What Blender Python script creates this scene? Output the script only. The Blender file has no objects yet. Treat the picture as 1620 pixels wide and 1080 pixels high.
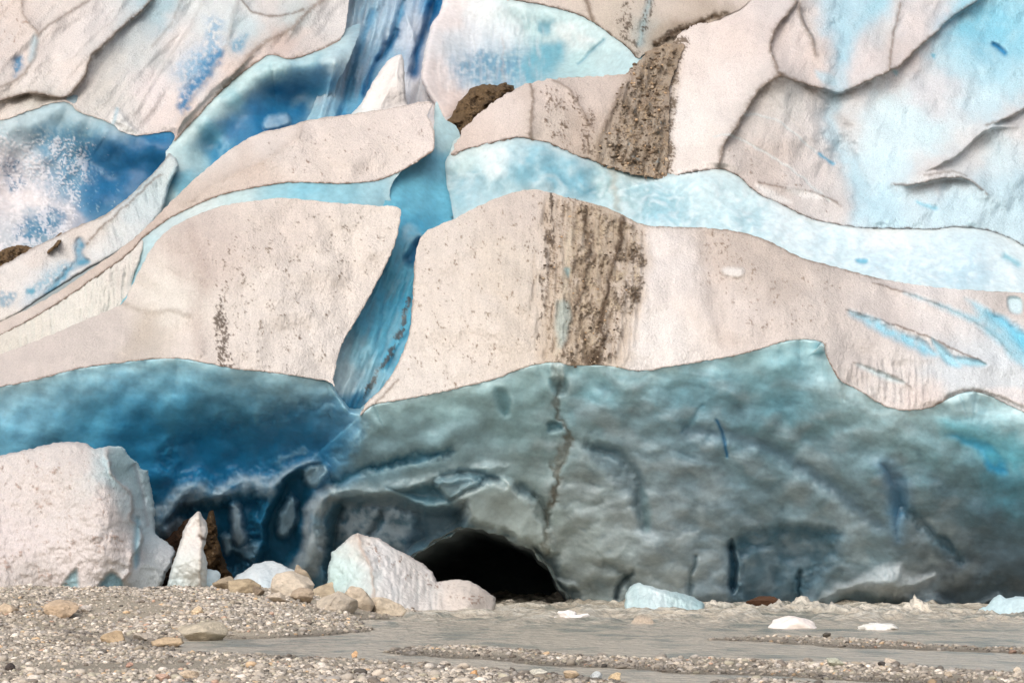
import bpy, bmesh, math, random
import numpy as np
from mathutils import Vector

random.seed(7)
RNG = np.random.default_rng(7)
scn = bpy.context.scene
COL = scn.collection

# ------------------------------------------------------------------ camera
F = 5000.0                 # focal length in photograph pixels (1620 wide)
CAM = np.array([0.0, -100.0, 2.0])
HOR = 862.0                # row of the horizon
PITCH = math.atan((HOR - 540.0) / F)
cp, sp = math.cos(PITCH), math.sin(PITCH)

def rays(px, py):
    a = (np.asarray(px, float) - 810.0) / F
    b = (540.0 - np.asarray(py, float)) / F
    return a, cp - b * sp, sp + b * cp

def at(px, py, Y):
    """world point seen at photograph pixel (px,py) lying at world depth Y"""
    dx, dy, dz = rays(px, py)
    t = (np.asarray(Y, float) - CAM[1]) / dy
    return np.stack([CAM[0] + dx * t, CAM[1] + dy * t, CAM[2] + dz * t], -1)

def ground(px, py, z=0.0):
    dx, dy, dz = rays(px, py)
    t = (z - CAM[2]) / dz
    return np.stack([CAM[0] + dx * t, CAM[1] + dy * t, CAM[2] + dz * t], -1)

# ------------------------------------------------------------------ noise
_perm = np.random.default_rng(11).permutation(512).astype(np.int64)
_ang = np.random.default_rng(12).random(512) * 2 * np.pi
_gx, _gy = np.cos(_ang), np.sin(_ang)

def pn(x, y, seed=0):
    x = np.asarray(x, float); y = np.asarray(y, float)
    xi = np.floor(x).astype(np.int64); yi = np.floor(y).astype(np.int64)
    xf = x - xi; yf = y - yi
    def g(ix, iy, fx, fy):
        h = _perm[(_perm[(ix + seed * 37) & 511] + iy + seed * 101) & 511]
        return _gx[h] * fx + _gy[h] * fy
    u = xf * xf * xf * (xf * (xf * 6 - 15) + 10)
    v = yf * yf * yf * (yf * (yf * 6 - 15) + 10)
    a = g(xi, yi, xf, yf); b = g(xi + 1, yi, xf - 1, yf)
    c = g(xi, yi + 1, xf, yf - 1); d = g(xi + 1, yi + 1, xf - 1, yf - 1)
    return ((a + (b - a) * u) * (1 - v) + (c + (d - c) * u) * v) * 1.5

def fbm(x, y, o=4, seed=0, gain=0.5):
    s = 0; a = 1; n = 0
    for k in range(o):
        s = s + a * pn(x * 2 ** k, y * 2 ** k, seed + k * 7); n += a; a *= gain
    return s / n * 1.4

def sstep(a, b, x):
    t = np.clip((x - a) / (b - a), 0, 1)
    return t * t * (3 - 2 * t)

# ------------------------------------------------------------------ curves
def smooth(pts, closed=False, n=5):
    P = np.asarray(pts, float)
    m = len(P)
    if m < 3: return P
    out = []
    for i in range(m if closed else m - 1):
        if closed:
            p0, p1, p2, p3 = P[i - 1], P[i], P[(i + 1) % m], P[(i + 2) % m]
        else:
            p0, p1, p2, p3 = P[max(i - 1, 0)], P[i], P[i + 1], P[min(i + 2, m - 1)]
        for k in range(n):
            t = k / n
            out.append(0.5 * (2 * p1 + (p2 - p0) * t + (2 * p0 - 5 * p1 + 4 * p2 - p3) * t * t + (3 * p1 - p0 - 3 * p2 + p3) * t ** 3))
    if not closed: out.append(P[-1])
    return np.array(out)

def pdist(x, y, pts, closed=False):
    """distance of points to a polyline, and the sign (inside negative) when closed"""
    P = np.asarray(pts, float)
    Q = np.roll(P, -1, 0) if closed else P[1:]
    if not closed: P = P[:-1]
    best = np.full(x.shape, 1e18); ins = np.zeros(x.shape, bool)
    for (ax, ay), (bx, by) in zip(P, Q):
        ex, ey = bx - ax, by - ay
        L = ex * ex + ey * ey
        if L < 1e-9: continue
        t = np.clip(((x - ax) * ex + (y - ay) * ey) / L, 0, 1)
        d = (x - ax - t * ex) ** 2 + (y - ay - t * ey) ** 2
        np.minimum(best, d, out=best)
        if closed and ay != by:
            c = ((ay > y) != (by > y)) & (x < ex * (y - ay) / (by - ay) + ax)
            ins ^= c
    d = np.sqrt(best)
    return np.where(ins, -d, d) if closed else d

def pside(x, y, pts):
    """side (+1/-1) of the nearest segment of an open polyline, and the arc length there"""
    P = np.asarray(pts, float); best = np.full(x.shape, 1e18); sg = np.ones(x.shape); al = np.zeros(x.shape); acc = 0.0
    for (ax, ay), (bx, by) in zip(P[:-1], P[1:]):
        ex, ey = bx - ax, by - ay; L = ex * ex + ey * ey
        if L < 1e-9: continue
        t = np.clip(((x - ax) * ex + (y - ay) * ey) / L, 0, 1)
        d = (x - ax - t * ex) ** 2 + (y - ay - t * ey) ** 2
        k = d < best; best[k] = d[k]; sg[k] = np.sign(ex * (y - ay) - ey * (x - ax))[k]; al[k] = acc + t[k] * L ** .5
        acc += L ** .5
    return sg, al, acc

def tps(x, y, pts):
    P = np.asarray(pts, float); c = P[:, :2] / 100; z = P[:, 2]
    def U(r2): return 0.5 * r2 * np.log(r2 + 1e-9)
    n = len(c)
    r2 = ((c[:, None] - c[None]) ** 2).sum(-1)
    A = np.zeros((n + 3, n + 3)); A[:n, :n] = U(r2) + 0.02 * np.eye(n)
    A[:n, n] = 1; A[:n, n + 1:] = c; A[n, :n] = 1; A[n + 1:, :n] = c.T
    w = np.linalg.lstsq(A, np.concatenate([z, [0, 0, 0]]), rcond=None)[0]
    X, Yy = x / 100, y / 100
    out = w[n] + w[n + 1] * X + w[n + 2] * Yy
    for i in range(n):
        out = out + w[i] * U((X - c[i, 0]) ** 2 + (Yy - c[i, 1]) ** 2)
    return out

def lin(rgb):
    c = np.asarray(rgb, float) / 255
    return np.where(c <= 0.04045, c / 12.92, ((c + 0.055) / 1.055) ** 2.4)

ALB = 0.88
def idwcol(x, y, pts, s=25.0, p=2.0):
    num = np.zeros(x.shape + (3,)); den = np.zeros(x.shape)
    for (a, b, rgb) in pts:
        w = 1 / ((x - a) ** 2 + (y - b) ** 2 + s * s) ** p
        num += w[..., None] * lin(rgb) * ALB; den += w
    return num / den[..., None]

# ------------------------------------------------------------------ mesh output
def link(o, parent=None):
    COL.objects.link(o)
    if parent is not None: o.parent = parent
    return o

def mesh_obj(name, verts, faces4, col=None, mat=None, parent=None, ngons=(), smooth_shade=True, tris=None):
    me = bpy.data.meshes.new(name)
    verts = np.asarray(verts, np.float32)
    f4 = np.asarray(faces4, np.int32).reshape(-1, 4)
    loops = [f4.ravel()]; starts = [np.arange(len(f4)) * 4]; n = len(f4) * 4
    if tris is not None and len(tris):
        t = np.asarray(tris, np.int32).reshape(-1, 3)
        loops.append(t.ravel()); starts.append(n + np.arange(len(t)) * 3); n += len(t) * 3
    for g in ngons:
        loops.append(np.asarray(g, np.int32)); starts.append(np.array([n])); n += len(g)
    loops = np.concatenate(loops).astype(np.int32); starts = np.concatenate(starts).astype(np.int32)
    me.vertices.add(len(verts)); me.vertices.foreach_set('co', verts.ravel())
    me.loops.add(len(loops)); me.loops.foreach_set('vertex_index', loops)
    me.polygons.add(len(starts)); me.polygons.foreach_set('loop_start', starts)
    me.update(calc_edges=True)
    me.validate()
    if smooth_shade:
        me.polygons.foreach_set('use_smooth', np.ones(len(me.polygons), bool))
    if col is not None:
        a = me.color_attributes.new('Col', 'FLOAT_COLOR', 'POINT')
        c = np.ones((len(verts), 4), np.float32); c[:, :col.shape[1]] = col
        a.data.foreach_set('color', c.ravel())
    o = bpy.data.objects.new(name, me)
    if mat: me.materials.append(mat)
    link(o, parent)
    return o

def tag(o, label=None, cat=None, group=None, kind=None):
    if label: o['label'] = label
    if cat: o['category'] = cat
    if group: o['group'] = group
    if kind: o['kind'] = kind
    return o

# ------------------------------------------------------------------ materials
def nd(nt, t, **kw):
    n = nt.nodes.new(t)
    for k, v in kw.items(): setattr(n, k, v)
    return n

def new_mat(name):
    m = bpy.data.materials.new(name); m.use_nodes = True
    nt = m.node_tree
    return m, nt, nt.nodes['Principled BSDF']

def mat_surface(name, rough, bumps, tint=(0.82, 1.12), tscale=9.0, spec=0.3, stretch=(1, 1, 1), speck=0.0, sss=0.0):
    """albedo from the mesh's Col attribute, broken up by noise; bumps = [(scale, distance, detail)]"""
    m, nt, b = new_mat(name); L = nt.links.new
    at_ = nd(nt, 'ShaderNodeAttribute', attribute_name='Col')
    tc = nd(nt, 'ShaderNodeTexCoord')
    mp = nd(nt, 'ShaderNodeMapping'); mp.inputs['Scale'].default_value = stretch
    L(tc.outputs['Object'], mp.inputs['Vector'])
    n1 = nd(nt, 'ShaderNodeTexNoise'); n1.inputs['Scale'].default_value = tscale; n1.inputs['Detail'].default_value = 5; n1.inputs['Roughness'].default_value = 0.65
    L(mp.outputs[0], n1.inputs['Vector'])
    mr = nd(nt, 'ShaderNodeMapRange'); mr.inputs[1].default_value = 0.25; mr.inputs[2].default_value = 0.75
    mr.inputs[3].default_value = tint[0]; mr.inputs[4].default_value = tint[1]
    L(n1.outputs[0], mr.inputs[0])
    mul = nd(nt, 'ShaderNodeVectorMath', operation='SCALE')
    L(at_.outputs['Color'], mul.inputs[0]); L(mr.outputs[0], mul.inputs['Scale'])
    colout = mul.outputs[0]
    if speck > 0:
        n2 = nd(nt, 'ShaderNodeTexNoise'); n2.inputs['Scale'].default_value = 24; n2.inputs['Detail'].default_value = 2
        L(mp.outputs[0], n2.inputs['Vector'])
        m2 = nd(nt, 'ShaderNodeMapRange'); m2.inputs[1].default_value = 0.66; m2.inputs[2].default_value = 0.74; m2.inputs[3].default_value = 0; m2.inputs[4].default_value = speck
        L(n2.outputs[0], m2.inputs[0])
        mx = nd(nt, 'ShaderNodeMix', data_type='RGBA')
        L(m2.outputs[0], mx.inputs['Factor']); L(colout, mx.inputs[6]); mx.inputs[7].default_value = (0.14, 0.105, 0.08, 1)
        colout = mx.outputs[2]
    L(colout, b.inputs['Base Color'])
    b.inputs['Roughness'].default_value = rough
    b.inputs['Specular IOR Level'].default_value = spec
    if sss > 0:
        b.inputs['Subsurface Weight'].default_value = sss
        b.inputs['Subsurface Radius'].default_value = (0.8, 0.92, 1.0)
        b.inputs['Subsurface Scale'].default_value = 0.9
    prev = None
    for (sc, dist, det) in bumps:
        n = nd(nt, 'ShaderNodeTexNoise'); n.inputs['Scale'].default_value = sc; n.inputs['Detail'].default_value = det; n.inputs['Roughness'].default_value = 0.6
        L(mp.outputs[0], n.inputs['Vector'])
        bp = nd(nt, 'ShaderNodeBump'); bp.inputs['Distance'].default_value = dist; bp.inputs['Strength'].default_value = 1.0
        L(n.outputs[0], bp.inputs['Height'])
        if prev is not None: L(prev, bp.inputs['Normal'])
        prev = bp.outputs[0]
    if prev is not None: L(prev, b.inputs['Normal'])
    return m

ICE_W = mat_surface('weathered_ice', 0.75, [(2.0, 0.07, 4), (12.0, 0.07, 6)], tint=(0.78, 1.14), tscale=17, spec=0.25, stretch=(1.3, 1, 0.75), speck=0.55)
ICE_B = mat_surface('blue_ice', 0.42, [(0.8, 0.02, 2), (6, 0.012, 4)], tint=(0.84, 1.13), tscale=5.0, spec=0.35, sss=0.6)
ICE_C = mat_surface('clean_ice', 0.5, [(1.6, 0.09, 4), (7.0, 0.05, 4)], tint=(0.92, 1.06), tscale=6, spec=0.35)
ROCK = mat_surface('rock', 0.85, [(3.0, 0.12, 6), (14.0, 0.04, 4)], tint=(0.7, 1.25), tscale=5, spec=0.2, stretch=(1, 1, 1.6))
PEB = mat_surface('pebble', 0.8, [(18.0, 0.01, 3)], tint=(0.75, 1.2), tscale=24, spec=0.25)
SAND = mat_surface('gravel_bed', 0.9, [(10.0, 0.05, 6), (40.0, 0.02, 4)], tint=(0.6, 1.35), tscale=22, spec=0.2)
DIRT = mat_surface('dirt', 0.9, [(2.0, 0.5, 6), (9.0, 0.15, 5)], tint=(0.6, 1.4), tscale=12, spec=0.15)

# ------------------------------------------------------------------ features on a sheet
BROWN = (112, 92, 74); DKBR = (80, 64, 50)
class Sheet: pass
LAST = {}

def mixc(S, m, rgb):
    c = lin(rgb) * ALB
    S.col += (c - S.col) * m[..., None]

def _sub(S, pts, margin):
    P = np.asarray(pts); x0, y0 = P.min(0) - margin; x1, y1 = P.max(0) + margin
    return (S.x > x0) & (S.x < x1) & (S.y > y0) & (S.y < y1)

def ridge(pts, h=0.25, w=10, dirt=0.7, dw=3.0, warp=2.0, stain=0.0, sw=18, rgb=BROWN, side=0, step=0.0, w2=30):
    def f(S):
        q = smooth(pts); mrg = max(5 * w, 4 * dw, 4 * sw, (5 * w2 if side else 0))
        k = _sub(S, q, mrg)
        x, y = S.x[k], S.y[k]
        d = pdist(x + warp * fbm(x / 14, y / 14, 3, 3), y + warp * fbm(x / 14, y / 14, 3, 4), q)
        S.Y[k] -= h * np.exp(-d / w)
        if side:
            sg, al, tot = pside(x, y, q); sg = sg * side
            fade = min(60, tot * .4); e0 = sstep(0, fade, np.minimum(al, tot - al))
            S.Y[k] += step * np.where(sg > 0, sstep(0, 4, d) * np.exp(-d / w2), 0) * e0
        if dirt > 0:
            n = 0.5 + 0.5 * fbm(x / 6, y / 6, 4, 5, .65)
            m = np.minimum(1.3 * dirt, .97) * np.exp(-(d / (0.85 * dw * (0.45 + 1.1 * n))) ** 2) * sstep(0.12, 0.42, n)
            c = S.col[k]; c += (lin(rgb) * ALB - c) * m[:, None]
            if stain > 0:
                m = stain * np.exp(-(d / sw) ** 1.5) * (0.4 + 0.6 * sstep(0.2, 0.8, n)) * (np.where(sg > 0, 1, .35) if side else 1); c += (lin((176, 160, 148)) * ALB - c) * m[:, None]
            S.col[k] = c
    return f

def groove(pts, h=0.3, w=6, rgb=(40, 120, 170), amt=0.8, cw=None, warp=2.5, taper=False):
    def f(S):
        q = smooth(pts); mrg = 5 * max(w, cw or w)
        k = _sub(S, q, mrg)
        x, y = S.x[k], S.y[k]
        d = pdist(x + warp * fbm(x / 16, y / 16, 3, 13), y + warp * fbm(x / 16, y / 16, 3, 14), q)
        S.Y[k] += h * np.exp(-(d / w) ** 2)
        c = S.col[k]; m = amt * np.exp(-(d / (cw or w)) ** 2)
        c += (lin(rgb) * ALB - c) * m[:, None]; S.col[k] = c
    return f

def blob(poly, rgb=None, amt=0.8, soft=12, warp=8, nz=0.0, dY=0.0, nsc=22, ws=30, dsoft=None):
    def f(S):
        q = smooth(poly, True, 4); mrg = soft * 2 + warp * 2
        k = _sub(S, q, mrg)
        x, y = S.x[k], S.y[k]
        d = pdist(x + warp * fbm(x / ws, y / ws, 4, 23), y + warp * fbm(x / ws, y / ws, 4, 24), q, True)
        m = sstep(soft, -soft, d)
        if dY:
            S.Y[k] += dY * (m if dsoft is None else sstep(dsoft * .2, -dsoft, d))
        if rgb is not None:
            if nz > 0: m = m * np.clip(1 - nz + nz * (0.5 + 1.1 * fbm(x / nsc, y / nsc, 4, 25)) * 1.6, 0, 1)
            c = S.col[k]; c += (lin(rgb) * ALB - c) * (amt * m)[:, None]; S.col[k] = c
    return f

def speck(poly, rgb=DKBR, dens=0.5, soft=15, sc=7, asp=1.6, amt=0.85, h=0.06, warp=6, seed=31, ang=0.0):
    def f(S):
        q = smooth(poly, True, 4)
        k = _sub(S, q, soft * 2 + 10)
        x, y = S.x[k], S.y[k]
        d = pdist(x + warp * fbm(x / 25, y / 25, 3, 33), y + warp * fbm(x / 25, y / 25, 3, 34), q, True)
        m = sstep(soft, -soft, d)
        ca, sa = math.cos(ang), math.sin(ang)
        xr, yr = x * ca + y * sa, -x * sa + y * ca
        n = 0.5 + 0.36 * fbm(xr / sc, yr / (sc * asp), 4, seed, 0.7) + 0.26 * fbm(x / (sc * 4), y / (sc * 5), 3, seed + 2)
        thr = 1.02 - dens * 0.75 * m
        cov = sstep(thr - 0.07, thr + 0.07, n) * sstep(0.02, 0.2, m)
        S.Y[k] -= h * cov
        c = S.col[k]; c += (lin(rgb) * ALB - c) * (amt * cov)[:, None]; S.col[k] = c
    return f

def flutes(poly, h=0.15, sc=9, asp=6, soft=10, amt=0.15, ang=0.0, rgb=(190, 205, 205)):
    def f(S):
        q = smooth(poly, True, 4)
        k = _sub(S, q, soft * 2)
        x, y = S.x[k], S.y[k]
        m = sstep(soft, -soft, pdist(x, y, q, True))
        ca, sa = math.cos(ang), math.sin(ang)
        xr, yr = x * ca + y * sa, -x * sa + y * ca
        n = fbm(xr / sc, yr / (sc * asp), 3, 41)
        S.Y[k] += h * n * m
        c = S.col[k]; c += (lin(rgb) * ALB - c) * (amt * m * sstep(-0.1, 0.6, n))[:, None]; S.col[k] = c
    return f

def rim_glow(pts, rgb, w=20, amt=.7, warp=8):
    """pale glow of light through a thin rim, painted into the colour"""
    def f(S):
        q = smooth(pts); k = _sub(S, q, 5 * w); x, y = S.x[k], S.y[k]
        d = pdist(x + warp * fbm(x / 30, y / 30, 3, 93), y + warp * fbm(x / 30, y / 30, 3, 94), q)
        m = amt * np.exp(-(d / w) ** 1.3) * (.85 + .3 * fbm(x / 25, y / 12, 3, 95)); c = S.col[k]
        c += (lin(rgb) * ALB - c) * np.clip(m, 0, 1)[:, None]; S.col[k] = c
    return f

def streaks(poly, amt=.15, sx=60, sy=9, ang=.15, seed=47):
    """long bands of clearer and cloudier ice"""
    def f(S):
        k = _sub(S, poly, 10); x, y = S.x[k], S.y[k]
        x2 = x; y2 = y + 10 * fbm(x / 160, y / 110, 2, seed + 2)
        ca, sa = math.cos(ang), math.sin(ang)
        n = fbm((x2 * ca + y2 * sa) / sx, (-x2 * sa + y2 * ca) / sy, 5, seed, .65)
        S.col[k] = S.col[k] * (1 + amt * n)[:, None]; S.Y[k] -= .012 * n
    return f

def lumps(poly, h=0.4, sc=30, asp=0.6, soft=25, seed=51, pale=None, amt=0.3, dark=None):
    """rounded scallops: ridged noise"""
    def f(S):
        q = smooth(poly, True, 4)
        k = _sub(S, q, soft * 2)
        x, y = S.x[k], S.y[k]
        m = sstep(soft, -soft, pdist(x, y, q, True))
        wx = x + 14 * fbm(x / 60, y / 60, 2, seed + 3); wy = y + 14 * fbm(x / 60, y / 60, 2, seed + 4)
        n = 0.35 - 0.9 * np.abs(pn(wx / sc * .6, wy / (sc * asp) * .6, seed)) + 0.75 * fbm(wx / sc * .8, wy / (sc * asp) * .8, 3, seed + 1, .4)
        S.Y[k] += .30 * h * n * m        # creases recede, domes stand out
        c = S.col[k]
        if pale is not None:
            p = sstep(0.35, -0.5, n) * m * amt; c += (lin(pale) * ALB - c) * p[:, None]
        if dark is not None:
            p = sstep(0.55, 0.95, n) * m * amt; c += (lin(dark) * ALB - c) * p[:, None]
        S.col[k] = c
    return f

def sheet(name, poly, depth, cols, feats=(), step=1.75, rnd=(14, 0.5), wall=2.5, mat=None, parent=None, cuts=(), rag=1.2,
          n1=0.25, n2=0.08, ns=60, cvar=0.07, cwarp=14, cs=25.0, solid=None, vstreak=0.0, seed=0, cut_sharp=True, pow_=2.0, sharp=False, gain=None, weld=()):
    P = np.asarray(poly, float) if sharp else smooth(poly, True, 5)
    x0, y0 = P.min(0) - 2 * step; x1, y1 = P.max(0) + 2 * step
    gx = np.arange(x0, x1 + step, step); gy = np.arange(y0, y1 + step, step)
    x, y = np.meshgrid(gx, gy)
    sd = pdist(x, y, P, True)
    for c in cuts:
        sd = np.maximum(sd, -(pdist(x, y, smooth(c, True, 5), True) + 3 * fbm(x / 16, y / 16, 3, 66)))
    sd = sd + rag * fbm(x / 11, y / 11, 3, 61 + seed) * 1.2
    gy_, gx_ = np.gradient(sd, step)
    inside = sd < 0
    q_any = inside[:-1, :-1] | inside[1:, :-1] | inside[:-1, 1:] | inside[1:, 1:]
    use = np.zeros_like(inside)
    for a in (slice(None, -1), slice(1, None)):
        for b in (slice(None, -1), slice(1, None)):
            use[a, b] |= q_any
    idx = -np.ones(x.shape, np.int64); idx[use] = np.arange(use.sum())
    out = sd > 0
    gl = np.sqrt(gx_ ** 2 + gy_ ** 2) + 1e-6
    mv = np.where(out, np.minimum(sd, 1.6 * step), 0)
    X = (x - mv * gx_ / gl)[use]; Yp = (y - mv * gy_ / gl)[use]
    S = Sheet(); S.x = X; S.y = Yp; S.sd = np.minimum(sd[use], 0)
    S.Y = depth(X, Yp) if callable(depth) else tps(X, Yp, depth)
    for (rim, ref, off) in weld:          # let this sheet start where the neighbour's rim is
        q = smooth(rim, n=8); k = _sub(S, q, 130)
        rq = (ref(q[:, 0], q[:, 1]) if callable(ref) else tps(q[:, 0], q[:, 1], ref)) + off - (depth(q[:, 0], q[:, 1]) if callable(depth) else tps(q[:, 0], q[:, 1], depth))
        al_q = np.concatenate([[0], np.cumsum(np.hypot(*np.diff(q, axis=0).T))])
        dd = pdist(X[k], Yp[k], q); sg, al, tot = pside(X[k], Yp[k], q)
        S.Y[k] += np.interp(al, al_q, rq) * np.exp(-(dd / 40) ** 2) + np.where(sg * (1 if q[-1, 0] > q[0, 0] else -1) < 0, .012 * dd, 0) * np.exp(-(dd / 60) ** 2)
    if solid is None:      # one relief shared by all sheets of the glacier, so that neighbours meet
        S.Y += .24 * fbm(X / 60, Yp / 60, 2, 71) + (.035 if mat is ICE_W else .012) * fbm(X / 14, Yp / 14, 3, 81)
    else:
        S.Y += n1 * fbm(X / ns, Yp / ns, 3, 71 + seed) + n2 * fbm(X / 14, Yp / 14, 3, 81 + seed)
    wx = X + cwarp * fbm(X / 35, Yp / 35, 4, 91 + seed); wy = Yp + cwarp * fbm(X / 35, Yp / 35, 4, 95 + seed)
    S.col = idwcol(wx, wy, cols, cs, pow_)
    if cvar: S.col *= (1 + cvar * fbm(X / 28, Yp / 28, 5, 99 + seed))[:, None]
    if vstreak:
        S.col *= (1 + vstreak * fbm(X / 7, Yp / 70, 4, 103 + seed))[:, None]
    Y0 = S.Y.copy()
    for f in feats: f(S)
    if solid is None and name != 'cave_wall': S.Y = Y0 + (S.Y - Y0) * sstep(0, 13, -S.sd)
    sat = np.clip((S.col[:, 2] - S.col[:, 0]) / (S.col[:, 2] + 1e-4), 0, 1)
    sat = sat ** 2; S.col[:, 1] *= 1 + .10 * sat; S.col[:, 0] *= 1 - .30 * sat
    if gain is None and mat is ICE_W: gain = (.985, 1.0, 1.015, 1)
    if gain is None and mat is ICE_B: S.col[:, 1:] *= (1 - np.array([[.09, .11]]) * np.clip(sat * 6, 0, 1)[:, None])
    if gain is not None: S.col = np.clip(S.col, .003, 1) ** gain[3] * np.asarray(gain[:3])
    r, rm = rnd
    if r > 0:
        t = np.clip(1 + S.sd / r, 0, 1)
        S.Y += rm * (1 - np.sqrt(np.maximum(1 - t * t, 0)))
    S.col = np.clip(S.col, 0.004, 0.92)
    V = at(X, Yp, S.Y)
    a = idx[:-1, :-1][q_any]; b = idx[:-1, 1:][q_any]; c = idx[1:, 1:][q_any]; d = idx[1:, :-1][q_any]
    Q = np.stack([a, d, c, b], 1)
    # open border -> side walls
    E = np.concatenate([Q[:, [0, 1]], Q[:, [1, 2]], Q[:, [2, 3]], Q[:, [3, 0]]])
    n = len(X)
    key = E[:, 0] * n + E[:, 1]; rev = E[:, 1] * n + E[:, 0]
    B = E[~np.isin(key, rev)]
    bv = np.unique(B); m = len(bv)
    mp = -np.ones(n, np.int64); mp[bv] = np.arange(m)
    cx, cy = X[bv].mean(), Yp[bv].mean()
    rings_v = []; rings_c = []; rings_f = []
    prev = bv
    levels = [(0.25, 0.0), (1.0, 0.0)] if solid is None else [(0.3, -0.01), (0.7, 0.03), (1.0, 0.14)]
    W = wall if solid is None else solid
    base = n
    for (t, sh) in levels:
        ex = X[bv] + (cx - X[bv]) * sh; ey = Yp[bv] + (cy - Yp[bv]) * sh
        rings_v.append(at(ex, ey, S.Y[bv] * (1 - (0 if solid is None else t * 0.6)) + (0 if solid is None else t * 0.6) * S.Y[bv].mean() + t * W)); rings_c.append(S.col[bv])
        cur = base + np.arange(m)
        pa = mp[B[:, 0]]; pb = mp[B[:, 1]]
        rings_f.append(np.stack([prev[pb], prev[pa], cur[pa], cur[pb]], 1))
        prev = cur; base += m
    tris = None
    if solid is not None:      # close the back with a fan
        vc = at(np.array([cx]), np.array([cy]), np.array([S.Y[bv].mean() + W * 1.1]))
        rings_v.append(vc); rings_c.append(S.col[bv].mean(0)[None]); pa = prev[mp[B[:, 0]]]; pb = prev[mp[B[:, 1]]]
        tris = np.stack([pb, pa, np.full(len(pa), base)], 1)
    LAST.clear(); LAST.update(x=X, y=Yp, V=V, col=S.col)
    V = np.concatenate([V] + rings_v); C = np.concatenate([S.col] + rings_c); Q = np.concatenate([Q] + rings_f)
    return mesh_obj(name, V, Q, C, mat, parent, tris=tris)

# ================================================================== GLACIER
gl = bpy.data.objects.new('glacier', None); link(gl)
gl.location = (0, 0, 0)
tag(gl, 'grey white and blue glacier front with crevasses, dirt bands and a dark ice cave', 'glacier')

DW = (228, 216, 208); DD = (206, 194, 185); PW = (232, 226, 222); PB = (205, 224, 228); CY = (168, 208, 222)
MB = (95, 165, 200); DB = (12, 100, 155); VDB = (10, 78, 128)

lipJ = [(-120, 632), (0, 612), (60, 600), (120, 584), (180, 575), (230, 569), (280, 567), (320, 573), (370, 583), (420, 588), (470, 595), (520, 604)]
edgeJ = [(529, 611), (528, 596), (540, 547), (555, 520), (577, 483), (607, 427), (625, 385), (634, 345)]
topJ = [(630, 328), (590, 325), (520, 320), (450, 313), (400, 318), (350, 326), (300, 345), (265, 365), (240, 392), (222, 425), (205, 458), (190, 482), (130, 508), (60, 538), (0, 560), (-120, 600)]
lipL = [(570, 657), (590, 641), (620, 635), (660, 628), (720, 615), (780, 600), (820, 585), (850, 576), (880, 573), (900, 578), (960, 578), (1010, 587), (1060, 580), (1110, 572), (1160, 563), (1200, 553), (1230, 543), (1265, 537), (1300, 541), (1306, 560), (1318, 585), (1330, 603), (1360, 618), (1395, 640), (1430, 649), (1470, 645), (1500, 631), (1520, 622), (1545, 620), (1570, 628), (1600, 643), (1640, 660), (1740, 690)]
topL = [(1740, 475), (1620, 463), (1520, 458), (1450, 450), (1390, 440), (1330, 424), (1270, 408), (1230, 388), (1200, 375), (1160, 365), (1120, 361), (1060, 358), (1020, 356), (985, 340), (950, 325), (900, 313), (860, 302), (835, 300), (800, 308), (760, 325), (720, 345), (690, 358), (668, 372)]
edgeL = [(656, 410), (653, 470), (647, 527), (630, 573), (607, 610), (580, 637)]

# depth control points of the sheets that others are welded to
DJ = [(632, 328, 4.5), (450, 313, 4.6), (300, 345, 4.4), (225, 420, 4.2), (190, 485, 3.8), (0, 560, 3), (-120, 600, 3), (-120, 628, .4), (0, 612, .2), (280, 567, .2), (530, 610, .2), (420, 450, 1.7), (590, 470, 2.6), (320, 440, 2.3), (150, 545, 1.4)]
DL = [(668, 372, 4.2), (835, 300, 5), (1020, 358, 4.6), (1200, 375, 4.4), (1390, 440, 3.6), (1620, 465, 3.6), (1740, 475, 3.6), (780, 450, 2), (1000, 450, 2.2), (1250, 470, 1.7), (1450, 540, 1.4), (1620, 560, 1.5), (653, 470, 2.7), (607, 610, .8), (570, 657, .3), (720, 615, .1), (870, 575, .1), (1010, 585, .1), (1200, 553, .2), (1300, 560, .3), (1430, 648, .1), (1540, 620, .3), (1740, 690, .3)]
DA = [(1050, 282, 9), (1140, 270, 9), (1230, 320, 8.6), (1350, 358, 8.3), (1500, 362, 8.3), (1740, 440, 8), (1100, 150, 12), (1250, 120, 12.4), (1400, 120, 13), (1560, 150, 13.2), (1330, 250, 11.2), (1500, 260, 10.6), (1100, 0, 16), (1300, -100, 20), (1500, -100, 20), (1800, -100, 20), (1800, 200, 12)]
DC = [(717, 245, 9), (830, 220, 8.7), (950, 260, 8.7), (1050, 283, 8.8), (770, 190, 10), (838, 140, 11.2), (900, 122, 12), (1000, 105, 12.6), (1078, 75, 13.8), (1055, 180, 11), (900, 180, 10.2)]
DD2 = [(800, -5, 19.3), (900, 19, 18.4), (965, 55, 17), (1008, 90, 15.3), (1100, 50, 14.6), (1190, -10, 16.3), (900, -110, 21.5), (1150, -110, 21), (1000, 20, 17)]
DE = [(540, 62, 16), (430, 87, 14.6), (387, 113, 14.3), (310, 188, 13.3), (276, 224, 12.8), (190, 208, 13), (100, 160, 13.6), (0, 190, 13.2), (-120, 205, 13), (0, 0, 19), (250, 0, 19.5), (500, 0, 19), (200, 110, 15.6), (300, 80, 16.6), (0, -110, 23), (500, -110, 23)]
DH = [(688, 165, 10), (545, 182, 9.8), (410, 210, 9.5), (330, 265, 8.6), (240, 350, 7.6), (100, 455, 6.7), (0, 510, 6.2), (-120, 570, 6), (690, 235, 8), (600, 285, 6.9), (440, 290, 6.7), (300, 330, 6.7), (150, 437, 6), (0, 530, 5.6), (-120, 590, 5.4), (560, 230, 7.9), (430, 245, 7.7)]
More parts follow.
